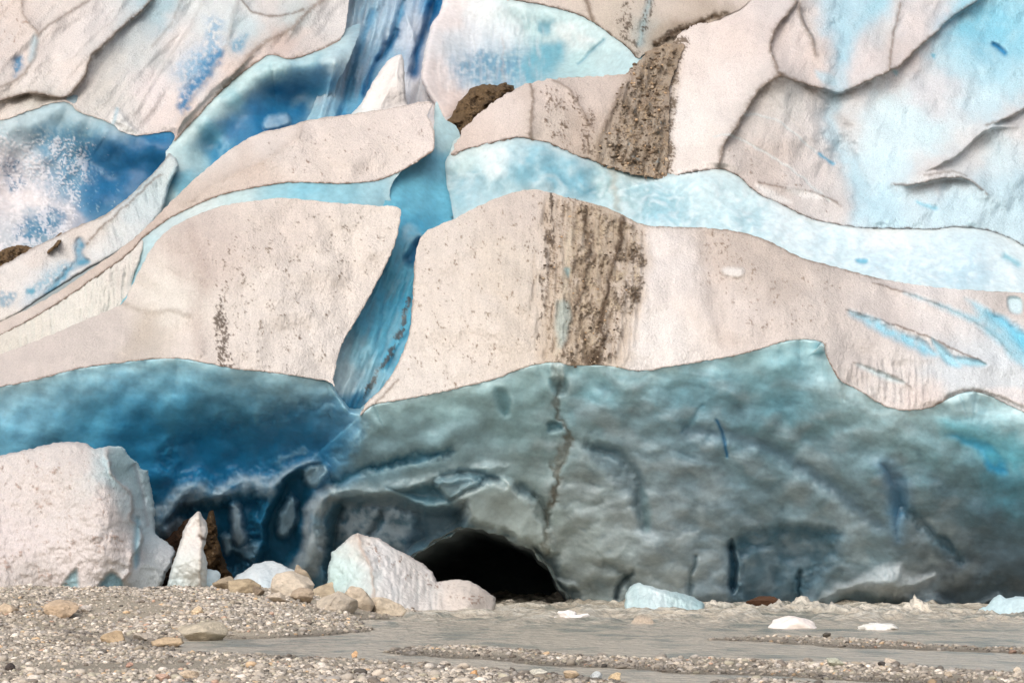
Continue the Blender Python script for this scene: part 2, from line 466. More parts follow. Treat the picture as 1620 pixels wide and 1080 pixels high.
# ---- front left slab
sheet('ice_slab', lipJ + edgeJ + topJ,
      DJ,
      [(450, 330, (222, 208, 198)), (560, 400, (228, 216, 206)), (420, 500, (226, 215, 206)), (520, 560, (226, 216, 208)), (320, 400, (208, 193, 184)), (265, 480, (230, 222, 212)), (180, 530, (212, 200, 192)), (60, 580, (214, 201, 193)), (300, 550, (224, 212, 203)), (240, 530, (204, 192, 180))],
      [ridge(lipJ, 0.0, 5, 0.55, 1.8), ridge(edgeJ[2:], 0.0, 5, 0.35, 1.6),
       ridge([(300, 360), (318, 410), (322, 450), (310, 490), (318, 560)], .18, 22, .25, 14, warp=6, rgb=(170, 150, 140)),
       ridge([(195, 480), (240, 495), (270, 490), (300, 500)], .12, 8, .35, 5, rgb=(160, 145, 130)),
       groove([(240, 500), (225, 530), (200, 565)], .2, 14, (196, 182, 168), .5),
       speck([(338, 470), (352, 465), (362, 520), (372, 580), (340, 582), (340, 530)], dens=.72, sc=4, asp=1.2, soft=8, h=.05),
       speck([(310, 380), (380, 370), (400, 470), (350, 470), (325, 430)], dens=.42, sc=4, asp=1.2, soft=30, rgb=(120, 100, 85)),
       speck([(350, 340), (620, 340), (560, 500), (510, 590), (360, 570)], dens=.40, sc=3.5, asp=1.3, soft=20, rgb=(125, 108, 92), h=.03)],
      rnd=(3, .02), wall=.5, mat=ICE_W, parent=gl, vstreak=.05, seed=1)['label'] = 'broad clean beige slab at the front left'

# ---- front right slab
sheet('ice_slab', lipL + topL + edgeL,
      DL,
      [(700, 400, (222, 210, 200)), (740, 520, (226, 214, 203)), (800, 420, (216, 203, 190)), (820, 330, (212, 198, 188)), (660, 600, (226, 216, 207)), (840, 520, (216, 203, 190)),
       (1060, 420, (232, 222, 216)), (1050, 540, (234, 226, 220)), (1160, 400, (204, 189, 178)), (1240, 440, (200, 186, 176)), (1130, 500, (226, 214, 206)), (1200, 520, (218, 205, 197)), (1300, 480, (214, 202, 194)), (1400, 500, (216, 205, 199)), (1480, 490, (228, 220, 216)), (1350, 560, (206, 196, 190)), (1420, 600, (224, 216, 211)), (1500, 590, (214, 218, 221)), (1590, 560, (220, 224, 227)), (1600, 480, (208, 198, 192)), (1450, 630, (226, 212, 205))],
      [ridge(lipL, 0, 5, .5, 1.8), ridge(topL[4:-8], 0.05, 8, .5, 3, stain=.25, sw=14), ridge(edgeL + [(572, 652)], .05, 8, .45, 2),
       ridge([(630, 600), (600, 632), (578, 650)], .1, 7, .5, 2),
       # debris stripes running down the slab
       blob([(865, 310), (1000, 345), (1025, 380), (1022, 450), (1005, 520), (985, 583), (880, 583), (855, 575), (858, 500), (865, 420)], (200, 180, 158), .6, 14, 8),
       blob([(905, 320), (990, 345), (1000, 400), (960, 500), (940, 575), (905, 575), (895, 480), (905, 400)], (176, 158, 136), .75, 10, 10, nz=.7),
       flutes([(862, 310), (1000, 345), (1022, 400), (985, 583), (850, 575)],   .22, 9, 7, amt=.2, ang=.06, rgb=(150, 130, 108)),
       speck([(862, 310), (880, 315), (880, 420), (862, 500), (850, 575), (843, 575), (850, 480), (858, 390)], dens=.62, sc=5, asp=2.2, soft=7),
       speck([(830, 300), (880, 312), (870, 420), (830, 440)], dens=.42, sc=4.5, asp=2, soft=16, rgb=(120, 98, 80)),
       speck([(915, 318), (1000, 350), (1022, 390), (1015, 470), (985, 540), (960, 583), (885, 583), (890, 520), (900, 440), (905, 380)], dens=.50, sc=6, asp=2.6, soft=12, h=.14, rgb=(104, 86, 66), ang=.5, amt=.8),
       speck([(870, 318), (1000, 350), (1022, 390), (1015, 470), (985, 540), (960, 583), (870, 583)], dens=.56, sc=3.2, asp=.7, soft=8, h=.05, rgb=(124, 104, 84), seed=37, amt=.7), speck([(905, 330), (1000, 350), (1020, 420), (960, 560), (900, 560)], dens=.5, sc=5, asp=.7, soft=8, h=.06, rgb=(205, 186, 160), seed=38),
       speck([(1000, 370), (1028, 375), (1022, 470), (995, 500), (985, 440)], dens=.56, sc=6, asp=.5, soft=10, h=.10, rgb=(104, 84, 62), ang=-.5, amt=.8),
       groove([(985, 345), (978, 390), (965, 430), (960, 470), (950, 510), (955, 540), (938, 580)], -.12, 4, (82, 62, 44), .9, 4, warp=6),
       groove([(925, 345), (930, 400), (922, 450), (905, 500), (890, 560)], -.10, 3, (96, 74, 54), .75, 3, warp=7),
       groove([(900, 370), (895, 430), (890, 500), (880, 560)], -.08, 5, (214, 200, 178), .6, 5, warp=4),
       blob([(880, 480), (900, 480), (898, 530), (882, 545)], (175, 190, 185), .7, 6, 4), blob([(893, 425), (902, 425), (900, 440)], (130, 170, 175), .7, 3, 2),
       blob([(925, 560), (950, 555), (950, 580), (930, 580)], (80, 62, 45), .8, 4, 4),
       # smudges and the right hand flank
       speck([(1100, 362), (1160, 366), (1150, 430), (1120, 430)], dens=.5, sc=5, asp=1.5, soft=16, rgb=(125, 102, 84)),
       speck([(1100, 370), (1260, 410), (1340, 440), (1300, 520), (1150, 530)], dens=.42, sc=4, asp=1.4, soft=30, rgb=(150, 130, 115), h=.03),
       groove([(1120, 365), (1130, 440), (1145, 540)], .25, 18, (205, 190, 180), .4), blob([(1145, 425), (1175, 425), (1172, 436), (1150, 436)], (238, 232, 226), .8, 4, 3, dY=-.15),
       ridge([(1340, 490), (1400, 508), (1450, 526), (1475, 535), (1500, 548), (1560, 575)], .2, 16, .6, 1.8), ridge([(1380, 447), (1440, 465), (1500, 488), (1560, 520), (1600, 560)], .25, 14, .55, 2.2),
       blob([(1342, 492), (1400, 512), (1450, 535), (1475, 552), (1482, 562), (1455, 558), (1410, 535), (1370, 512)], (150, 206, 230), .85, 7, 4, dY=.25, nz=.3),
       blob([(1475, 535), (1500, 555), (1520, 578), (1500, 577), (1485, 560)], (170, 214, 232), .85, 5, 3, dY=.2), blob([(1515, 563), (1560, 575), (1545, 580), (1520, 575)], (165, 210, 228), .8, 4, 2, dY=.2),
       blob([(1430, 462), (1480, 482), (1530, 505), (1575, 540), (1600, 565), (1640, 590), (1640, 540), (1600, 520), (1560, 490), (1530, 472), (1545, 500), (1500, 485)], (170, 216, 234), .8, 8, 5, dY=.15, nz=.3),
       blob([(1560, 495), (1600, 530), (1650, 590), (1650, 560), (1620, 525), (1585, 500)], (120, 196, 228), .8, 9, 5, dY=.25),
       blob([(1595, 470), (1615, 472), (1615, 495), (1598, 492)], (215, 235, 240), .9, 3, 1, dY=.3),
       ridge([(1350, 572), (1390, 585), (1420, 597), (1440, 612)], .18, 10, .4, 2), blob([(1355, 575), (1400, 590), (1430, 605), (1400, 600)], (210, 228, 232), .8, 5, 3, dY=.15),
       blob([(1238, 545), (1268, 538), (1302, 545), (1306, 562), (1300, 573), (1265, 562)], (232, 236, 230), .85, 4, 3, dY=.3),
       ridge([(1306, 545), (1310, 570), (1328, 600)], .12, 6, .5, 2),
       ridge([(1480, 640), (1520, 618), (1570, 622), (1640, 650)], .25, 12, .5, 3), blob([(1560, 615), (1620, 615), (1680, 640), (1640, 652), (1590, 632)], (240, 230, 226), .7, 6, 3),
       flutes([(1320, 590), (1420, 560), (1500, 600), (1500, 630), (1430, 648), (1360, 618)], .14, 8, 5, amt=.1),
       speck([(660, 380), (840, 310), (840, 560), (640, 620)], dens=.39, sc=3.5, asp=1.8, soft=20, rgb=(140, 120, 100), h=.03)],
      rnd=(3, .02), wall=.5, mat=ICE_W, parent=gl, vstreak=.06, seed=2)['label'] = 'wide beige slab crossed by brown debris stripes'
SNAP_L = (LAST['x'], LAST['y'], LAST['V'], LAST['col'])

# ---- blue crevasse between the two front slabs
sheet('crevasse_wall', [(690, 160), (704, 188), (722, 200), (732, 230), (722, 250), (745, 285), (752, 315), (745, 350), (720, 420), (700, 500), (690, 590), (640, 650), (560, 690), (515, 650), (495, 600), (530, 500), (565, 420), (600, 345), (613, 305), (640, 262), (680, 238), (686, 200)],
      [(700, 180, 10.6), (690, 245, 8.9), (740, 300, 9.1), (650, 280, 8.0), (690, 350, 7.2), (640, 350, 6.2), (640, 420, 5.0), (610, 500, 3.9), (580, 580, 2.4), (550, 670, 1.9), (520, 620, 1.3), (690, 560, 2.8), (545, 560, 2.2)],
      [(700, 185, (186, 214, 220)), (710, 215, (178, 210, 218)), (690, 260, (120, 175, 205)), (660, 310, (118, 182, 212)), (720, 310, (108, 175, 208)), (650, 370, (70, 155, 200)), (635, 380, (125, 185, 214)), (615, 440, (110, 178, 212)), (630, 470, (85, 165, 208)), (600, 520, (100, 172, 210)), (570, 560, (140, 190, 212)), (545, 590, (185, 208, 215)), (610, 570, (90, 165, 205)), (560, 640, (20, 110, 160)), (590, 600, (140, 180, 200))],
      [groove([(718, 320), (730, 300), (737, 285)], 0, 2, (70, 66, 58), .9, 2), groove([(715, 345), (722, 340)], 0, 2, (70, 66, 58), .8, 2),
       speck([(640, 470), (652, 475), (640, 520), (625, 560), (605, 590), (580, 625), (570, 630), (600, 580), (625, 530)], dens=.8, sc=5, asp=1.6, soft=4, rgb=(70, 58, 46), ang=-.4),
       blob([(640, 360), (655, 355), (668, 372), (660, 395), (650, 400), (640, 385)], (170, 200, 215), .6, 5, 6, nz=.5),
       blob([(655, 385), (665, 378), (668, 395), (652, 420), (640, 410)], (12, 95, 150), .8, 6, 3, dY=.5),
       flutes([(560, 420), (660, 400), (640, 600), (540, 640)], .15, 12, 5, amt=.2, ang=.35),
       lumps([(640, 260), (745, 290), (740, 340), (640, 350)], .15, 26, 1.5, 20)],
      rnd=(0, 0), wall=.6, mat=ICE_B, parent=gl, n1=.3, seed=3)['label'] = 'deep blue crevasse splitting the two front slabs'

# ---- lit ice wall above the right slab
rimB = [(714, 246), (740, 236), (780, 226), (820, 218), (845, 222), (870, 228), (910, 245), (950, 259), (975, 268), (1010, 278), (1040, 283), (1055, 281), (1080, 275), (1110, 270), (1140, 268), (1165, 277), (1180, 290), (1200, 307), (1230, 320), (1260, 336), (1290, 348), (1330, 356), (1370, 361), (1430, 362), (1480, 363), (1510, 359), (1560, 364), (1600, 378), (1640, 400), (1740, 440)]
sheet('crevasse_wall', [(690, 300), (712, 240), (730, 215), (820, 200), (900, 220), (1000, 262), (1140, 255), (1240, 300), (1350, 340), (1500, 345), (1620, 370), (1740, 420), (1740, 500), (1620, 485), (1400, 465), (1250, 420), (1150, 390), (1000, 380), (850, 340), (700, 375)],
      [(700, 250, 9.6), (780, 226, 9.2), (850, 224, 9.1), (950, 259, 9.1), (1050, 282, 9.15), (1140, 268, 9.2), (1230, 320, 8.85), (1300, 348, 8.65), (1400, 362, 8.5), (1500, 362, 8.5), (1600, 378, 8.4), (1740, 440, 8.2), (850, 190, 10.4), (1140, 240, 10.4), (1400, 335, 9.6), (700, 360, 7.6), (830, 315, 7.8), (1000, 360, 7.3), (1200, 390, 6.5), (1400, 450, 5.6), (1740, 490, 5.4)],
      [(740, 255, (190, 214, 216)), (780, 260, (205, 222, 224)), (740, 290, (140, 185, 205)), (820, 270, (130, 182, 205)), (880, 260, (135, 184, 206)), (920, 290, (125, 180, 206)), (800, 300, (160, 200, 215)), (960, 285, (170, 202, 206)), (980, 320, (175, 205, 212)), (1060, 310, (165, 205, 220)), (1040, 340, (160, 204, 222)), (1110, 300, (196, 218, 224)), (1170, 320, (198, 222, 229)), (1180, 350, (176, 212, 226)), (1240, 360, (214, 230, 236)), (1330, 390, (205, 226, 235)), (1400, 380, (222, 230, 233)), (1400, 420, (196, 222, 235)), (1500, 400, (206, 226, 235)), (1520, 440, (186, 216, 232)), (1600, 420, (214, 230, 236))],
      [rim_glow(rimB, (224, 234, 232), 12, .6), rim_glow(topL, (205, 226, 230), 10, .5), blob([(760, 240), (800, 235), (800, 265), (780, 280), (765, 268)], (228, 235, 235), .7, 10, 8, nz=.4), lumps([(720, 235), (960, 265), (960, 330), (720, 330)], .18, 24, .7, 20, pale=(205, 222, 225), amt=.45),
       lumps([(960, 280), (1180, 290), (1400, 370), (1700, 420), (1700, 480), (1400, 460), (1000, 350)], .16, 12, .8, 20, pale=(232, 240, 243), amt=.4, seed=57),
       groove([(970, 272), (972, 300), (978, 330)], 0, 6, (160, 150, 130), .5, 6, warp=5),
       blob([(1355, 410), (1372, 410), (1370, 417), (1357, 416)], (110, 185, 220), .8, 3, 1, dY=.2), groove([(1590, 405), (1612, 418)], .15, 5, (140, 205, 228), .7, 5)],
      rnd=(0, 0), wall=.6, mat=ICE_B, weld=[(rimB[:12], DC, .04), (rimB[11:], DA, .04)], parent=gl, n1=.25, seed=4)['label'] = 'pale turquoise ice wall above the right slab'

# ---- upper right ice slope
sheet('ice_slope', rimB[11:] + [(1800, 300), (1800, -110), (1210, -110), (1182, -20), (1138, 18), (1078, 50), (1056, 90), (1046, 140), (1044, 220)],
      DA,
      [(1100, 80, (232, 218, 210)), (1160, 60, (230, 214, 206)), (1090, 200, (238, 230, 224)), (1150, 130, (234, 222, 216)), (1110, 250, (234, 222, 214)), (1240, 60, (222, 208, 202)), (1255, 20, (220, 210, 206)), (1290, 100, (224, 208, 200)), (1330, 20, (190, 214, 226)), (1380, 10, (180, 210, 224)), (1370, 90, (224, 212, 208)), (1390, 50, (214, 214, 214)), (1440, 40, (226, 214, 210)), (1430, 80, (214, 200, 194)), (1480, 20, (226, 216, 212)), (1200, 180, (214, 206, 200)), (1250, 160, (206, 202, 198)), (1230, 240, (208, 194, 186)), (1200, 280, (210, 196, 188)), (1290, 270, (222, 212, 207)), (1290, 200, (222, 214, 210)), (1320, 320, (214, 206, 202)), (1420, 190, (214, 232, 238)), (1400, 260, (214, 234, 242)), (1390, 330, (198, 224, 236)), (1480, 150, (218, 216, 218)), (1470, 220, (212, 232, 238)), (1500, 320, (204, 226, 236)), (1560, 330, (206, 226, 234)), (1530, 40, (160, 206, 224)), (1570, 40, (165, 208, 226)), (1510, 80, (190, 220, 232)), (1600, 60, (180, 215, 228)), (1590, 120, (190, 220, 232)), (1560, 160, (206, 226, 234)), (1540, 230, (222, 218, 216)), (1580, 240, (206, 222, 228)), (1610, 300, (196, 218, 228)), (1480, 270, (228, 220, 216)), (1610, 200, (220, 216, 214)), (1800, 200, (210, 220, 226))],
      [flutes([(1210, -110), (1800, -110), (1800, 420), (1300, 340)], .35, 60, 2.2, amt=.0, ang=.35, soft=40), flutes([(1300, -110), (1800, -110), (1800, 420), (1300, 340)], .05, 16, 4, amt=.06, ang=.5, soft=40, rgb=(214, 224, 230)),
       ridge([(1268, -40), (1258, 5), (1230, 42), (1219, 72), (1226, 100), (1235, 119)], .55, 18, .6, 4, stain=.35, sw=12, side=-1, step=.6, w2=40),
       ridge([(1235, 119), (1205, 138), (1182, 172), (1162, 205), (1146, 228), (1137, 268)], .6, 20, .6, 5, stain=.4, sw=14, side=-1, step=.65, w2=36),
       ridge([(1235, 119), (1270, 131), (1310, 142), (1328, 145), (1350, 138), (1385, 122), (1412, 110), (1432, 96), (1452, 75), (1480, 52), (1502, 30), (1535, 8), (1580, -20)], .5, 18, .6, 3.5, stain=.35, sw=9, side=1, step=.6, w2=40),
       ridge([(1264, 5), (1268, 32), (1283, 58), (1290, 85)], .35, 12, .5, 4, stain=.4, sw=14, side=-1, step=.7, w2=25),
       ridge([(1423, 5), (1420, 30), (1413, 58), (1410, 88), (1408, 110)], .35, 12, .5, 2.5, stain=.25, sw=10, side=1, step=.6, w2=25),
       groove([(1350, -40), (1335, 20), (1330, 80), (1324, 140), (1314, 190), (1322, 225), (1350, 265), (1362, 310)], .5, 20, (178, 208, 222), .65, 17, warp=6),
       groove([(1395, 0), (1350, 50), (1335, 90)], .2, 14, (170, 206, 222), .6, 14),
       blob([(1290, 112), (1315, 118), (1325, 135), (1300, 130)], (190, 216, 226), .7, 5, 3), 
       blob([(1495, 20), (1560, 10), (1620, 10), (1650, 60), (1580, 110), (1540, 90), (1500, 60)], (110, 186, 220), .4, 40, 14, nz=.5, dY=.5),
       groove([(1572, 70), (1580, 76), (1590, 85)], .4, 4, (20, 126, 186), .9, 3.6, warp=1), blob([(1473, 86), (1480, 86), (1478, 93)], (120, 190, 220), .8, 3, 1), blob([(1412, 113), (1420, 113), (1418, 120)], (170, 205, 212), .8, 3, 1),
       ridge([(1640, 160), (1610, 178), (1585, 190), (1560, 198)], .35, 16, .5, 2.5, side=-1, step=.7, w2=30), ridge([(1412, 291), (1445, 292), (1480, 284), (1512, 280), (1535, 286), (1562, 306)], .6, 22, .55, 2.5, stain=.2, sw=10, side=1, step=.6, w2=34),
       ridge([(1450, 276), (1490, 258), (1520, 240), (1560, 205), (1610, 200)], .9, 30, .1, 4, side=1, step=.6, w2=40), ridge([(1460, 277), (1505, 272), (1530, 278)], .2, 6, .4, 2),
       groove([(1130, 216), (1160, 215), (1200, 236), (1250, 266), (1285, 295), (1312, 318)], .06, 2, (222, 226, 224), .7, 2), groove([(1180, 180), (1225, 188), (1255, 210), (1290, 240)], .06, 2, (216, 222, 222), .6, 2),
       groove([(1296, 243), (1310, 254), (1318, 258)], .1, 3, (110, 175, 210), .8, 3), groove([(1450, 320), (1480, 330)], .1, 3, (140, 200, 225), .6, 3),
       ridge(rimB[11:], .0, 6, .7, 2.2, rgb=DKBR), ridge([(1200, 288), (1240, 297), (1290, 305), (1330, 325)], .2, 8, .5, 2.2), blob([(1195, 290), (1240, 310), (1250, 322), (1215, 315)], (240, 236, 232), .7, 5, 4), blob([(1245, 297), (1290, 305), (1300, 316), (1265, 310)], (240, 236, 232), .7, 4, 3),
       blob([(1030, 90), (1078, 60), (1070, 130), (1064, 200), (1064, 282), (1030, 282)], (190, 172, 152), .7, 10, 8, nz=.6), speck([(1030, 90), (1090, 56), (1078, 130), (1072, 200), (1072, 282), (1030, 282)], dens=.68, sc=5, asp=.7, soft=14, rgb=(100, 82, 62)),
       speck([(1160, 220), (1300, 300), (1340, 350), (1240, 320), (1150, 265)], dens=.42, sc=4, asp=1.3, soft=20, rgb=(150, 132, 120), h=.03), blob([(1320, 180), (1345, 190), (1342, 203), (1325, 196)], (190, 185, 182), .6, 8, 4)],
      rnd=(3, .02), wall=.5, mat=ICE_W, parent=gl, n1=.35, ns=90, cvar=.05, seed=5)['label'] = 'bright scalloped slope at the upper right with dirty crests'

# ---- debris topped block in the middle
rimC = rimB[:12]
sheet('ice_block', rimC + [(1058, 220), (1060, 140), (1075, 95), (1082, 72), (1055, 68), (1028, 80), (1008, 98), (985, 117), (930, 121), (870, 125), (838, 131), (808, 145), (775, 167), (738, 198), (722, 225)],
      DC,
      [(770, 200, (222, 205, 195)), (800, 170, (226, 211, 202)), (730, 235, (214, 196, 185)), (850, 150, (214, 198, 188)), (870, 190, (206, 192, 180)), (930, 150, (212, 196, 186)), (920, 200, (196, 178, 164)), (960, 140, (208, 192, 182)), (1000, 170, (150, 130, 110)), (1020, 230, (150, 130, 108)), (1040, 100, (160, 140, 118)), (965, 240, (186, 170, 152))],
      [ridge(rimC, 0, 6, .8, 2.2, rgb=DKBR), ridge([(838, 130), (844, 150), (841, 185), (838, 218)], .3, 12, .6, 4, stain=.3, sw=9, warp=4), ridge([(875, 128), (900, 140), (915, 165), (935, 200)], .15, 8, .4, 3),
       ridge([(985, 140), (965, 185), (948, 225), (948, 255)], .2, 8, .55, 5, warp=4),
       speck([(850, 135), (900, 130), (940, 170), (960, 210), (950, 255), (900, 235), (860, 215)], dens=.52, sc=5, asp=.9, soft=14, rgb=(105, 84, 66), ang=.6),
       blob([(1030, 78), (1080, 74), (1062, 130), (1056, 210), (1054, 282), (1000, 276), (960, 258), (950, 235), (975, 170), (1000, 115)], (178, 164, 148), .65, 14, 12, nz=.8),
       flutes([(1030, 78), (1080, 74), (1056, 282), (955, 260), (985, 120)], .25, 10, 7, amt=.3, ang=.18, rgb=(140, 124, 106)),
       speck([(1030, 76), (1082, 74), (1064, 130), (1058, 282), (1000, 278), (958, 258), (948, 235), (975, 170), (995, 110)], dens=.50, sc=6, asp=2.6, soft=14, h=.2, rgb=(108, 92, 74), ang=.2, amt=.8),
       speck([(1020, 90), (1070, 80), (1050, 282), (970, 262), (985, 160)], dens=.5, sc=6, asp=.6, soft=6, h=.1, rgb=(185, 160, 130), seed=35), speck([(1010, 130), (1050, 150), (1045, 270), (990, 260)], dens=.4, sc=6, asp=.8, soft=6, rgb=(150, 160, 160), seed=36, h=.05), speck([(1000, 80), (1080, 74), (1058, 282), (960, 262), (985, 140)], dens=.55, sc=3, asp=.8, soft=8, h=.05, rgb=(120, 100, 80), seed=39)],
      rnd=(3, .02), rag=2.6, wall=.5, mat=ICE_W, parent=gl, seed=6)['label'] = 'pink beige block with a broad brown rubble band'
SNAP_C = (LAST['x'], LAST['y'], LAST['V'], LAST['col'])

# ---- upper bowl
sheet('ice_bowl', [(705, -110), (700, 5), (682, 40), (670, 90), (668, 130), (690, 170), (715, 210), (760, 210), (830, 180), (930, 150), (1000, 140), (1040, 100), (1000, 60), (930, 15), (840, -20), (820, -110)],
      [(700, 0, 20), (668, 110, 15.5), (715, 200, 14), (850, 150, 15.2), (850, 60, 18.8), (950, 60, 18.3), (1020, 100, 15.5), (800, -100, 23), (740, 80, 17.8)],
      [(710, 30, (226, 214, 210)), (690, 120, (220, 208, 204)), (720, 170, (216, 198, 190)), (770, 20, (222, 226, 226)), (820, 15, (196, 216, 218)), (740, 60, (214, 218, 222)), (760, 100, (150, 180, 200)), (740, 90, (190, 200, 208)), (800, 60, (206, 214, 218)), (810, 110, (160, 190, 204)), (850, 100, (140, 180, 196)), (850, 40, (180, 210, 214)), (900, 60, (212, 222, 220)), (870, 90, (130, 175, 192)), (920, 100, (176, 208, 212)), (970, 80, (196, 218, 220)), (980, 105, (186, 214, 220)), (900, 25, (186, 212, 214)), (960, 115, (190, 214, 218))],
      [blob([(715, 100), (760, 80), (830, 90), (830, 130), (770, 135), (725, 125)], (95, 145, 180), .7, 18, 14, nz=1, nsc=9), blob([(850, 35), (875, 35), (872, 52), (855, 50)], (95, 160, 188), .7, 8, 8), blob([(840, 80), (880, 70), (890, 85), (860, 120), (820, 130)], (105, 165, 190), .7, 10, 10, nz=.5),
       groove([(915, 102), (935, 82), (955, 64)], .15, 3, (140, 185, 205), .7, 3), blob([(880, 45), (910, 40), (940, 70), (900, 70)], (228, 230, 228), .7, 10, 10, nz=.5), blob([(700, 0), (740, 0), (720, 30), (700, 40)], (230, 222, 220), .6, 10, 6),
       flutes([(720, 30), (850, 30), (850, 140), (700, 140)], .1, 9, 4, amt=.25, rgb=(226, 228, 230)), groove([(795, 60), (795, 100), (798, 130)], 0, 2.5, (170, 155, 145), .35, 2.5, warp=5)],
      rnd=(10, .5), wall=.5, mat=ICE_B, weld=[([(810, 0), (850, 7), (900, 19), (935, 34), (965, 55), (992, 75), (1008, 92)], DD2, .04)], parent=gl, n1=.3, seed=7)['label'] = 'hollow bowl of mottled blue and white ice'

# ---- dirty upper block
rimD = [(810, 0), (850, 7), (900, 19), (935, 34), (965, 55), (992, 75), (1008, 92)]
sheet('ice_block', [(790, -110), (800, -8)] + rimD + [(1022, 84), (1050, 72), (1085, 66), (1100, 45), (1150, 25), (1195, -10), (1220, -110)],
      DD2,
      [(860, -20, (214, 200, 190)), (920, 15, (206, 192, 180)), (960, 30, (204, 190, 176)), (990, 50, (196, 180, 164)), (1010, 20, (200, 186, 172)), (1018, 45, (170, 180, 178)), (1050, 10, (208, 194, 182)), (1040, 55, (166, 148, 128)), (1080, 20, (206, 190, 176)), (1090, 45, (130, 110, 88)), (1130, 20, (190, 174, 158)), (1150, -20, (214, 200, 192))],
      [ridge(rimD, 0, 6, .7, 3, rgb=DKBR), ridge([(925, -5), (932, 15), (938, 33)], .15, 6, .6, 4), speck([(960, 20), (1010, 0), (1020, 90), (1000, 90)], dens=.55, sc=5, asp=1.6, soft=10), groove([(1030, -10), (1020, 30), (1012, 70)], .25, 6, (150, 172, 176), .7, 5), speck([(1015, 0), (1040, 0), (1025, 50), (1012, 60)], dens=.6, sc=4, asp=2, soft=5),
       ridge([(1150, 22), (1120, 30), (1095, 42), (1060, 55), (1035, 72)], .3, 9, .85, 6, rgb=(86, 68, 50), warp=5), speck([(1030, 75), (1060, 45), (1110, 30), (1130, 28), (1090, 62), (1060, 72)], dens=.72, sc=6, asp=.8, soft=5, h=.15)],
      rnd=(3, .02), wall=.5, mat=ICE_W, parent=gl, seed=8)['label'] = 'dirty grey block at the top with a brown crest'

# ---- streaked blue crevasse top centre
sheet('crevasse_wall', [(530, -110), (740, -110), (722, 0), (700, 60), (690, 130), (715, 190), (700, 215), (640, 215), (560, 215), (480, 215), (495, 170), (515, 110), (528, 60)],
      [(540, 0, 20), (620, 0, 21), (710, 0, 21.5), (540, 120, 17), (560, 190, 14), (640, 190, 14), (700, 180, 14.5), (600, 100, 18), (600, -110, 24), (660, 80, 18.5)],
      [(548, 20, (206, 216, 220)), (530, 90, (196, 210, 216)), (515, 150, (190, 210, 218)), (570, 20, (130, 175, 205)), (560, 80, (150, 186, 210)), (550, 150, (105, 162, 200)), (575, 140, (70, 138, 188)), (600, 40, (165, 192, 212)), (630, 20, (160, 188, 212)), (605, 90, (140, 178, 208)), (650, 40, (190, 200, 212)), (645, 130, (206, 204, 206)), (665, 170, (206, 200, 200)), (690, 10, (30, 120, 180)), (668, 60, (190, 196, 206)), (700, 180, (214, 206, 202)), (540, 190, (60, 135, 185)), (500, 170, (150, 190, 210))],
      [groove([(700, -40), (688, 10), (678, 40), (662, 75), (655, 115)], .9, 9, (8, 92, 152), .95, 10, warp=2), groove([(640, 0), (628, 40), (612, 75), (598, 95)], .5, 6, (40, 128, 182), .75, 5, warp=3), groove([(590, 20), (565, 90), (548, 150), (540, 185)], .5, 9, (50, 128, 182), .6, 7),
       groove([(630, 50), (612, 80), (590, 110), (575, 150)], .4, 5, (20, 104, 165), .8, 5), ridge([(640, 20), (655, 60), (650, 100), (645, 150), (655, 175)], .5, 9, 0, 3), ridge([(545, -20), (535, 60), (520, 120), (506, 185)], .6, 12, 0, 3), ridge([(600, 0), (580, 60), (560, 120)], .3, 8, 0, 3),
       flutes([(530, -60), (700, -60), (690, 180), (500, 200)], .3, 12, 6, amt=.35, ang=.25, rgb=(205, 215, 224))],
      rnd=(0, 0), wall=.6, mat=ICE_B, parent=gl, n1=.3, seed=9)['label'] = 'streaked blue crevasse at the top centre'
sheet('ice_fin', [(548, 195), (570, 165), (590, 130), (612, 98), (630, 87), (638, 92), (640, 120), (644, 165), (660, 185), (600, 200)],
      [(555, 190, 12.2), (600, 180, 11.9), (640, 175, 12.2), (630, 90, 13.4), (600, 120, 13.2), (636, 130, 12.4)],
      [(590, 150, (238, 230, 224)), (620, 110, (236, 230, 226)), (625, 160, (226, 216, 210)), (570, 180, (220, 226, 226))],
      [ridge([(632, 90), (622, 130), (600, 170)], .35, 14, 0, 3), groove([(637, 110), (640, 160)], .2, 5, (200, 196, 194), .6, 6)], rnd=(6, .4), wall=.5, mat=ICE_C, parent=gl, seed=10, n1=.1)['label'] = 'white pointed fin of ice in the blue crevasse'

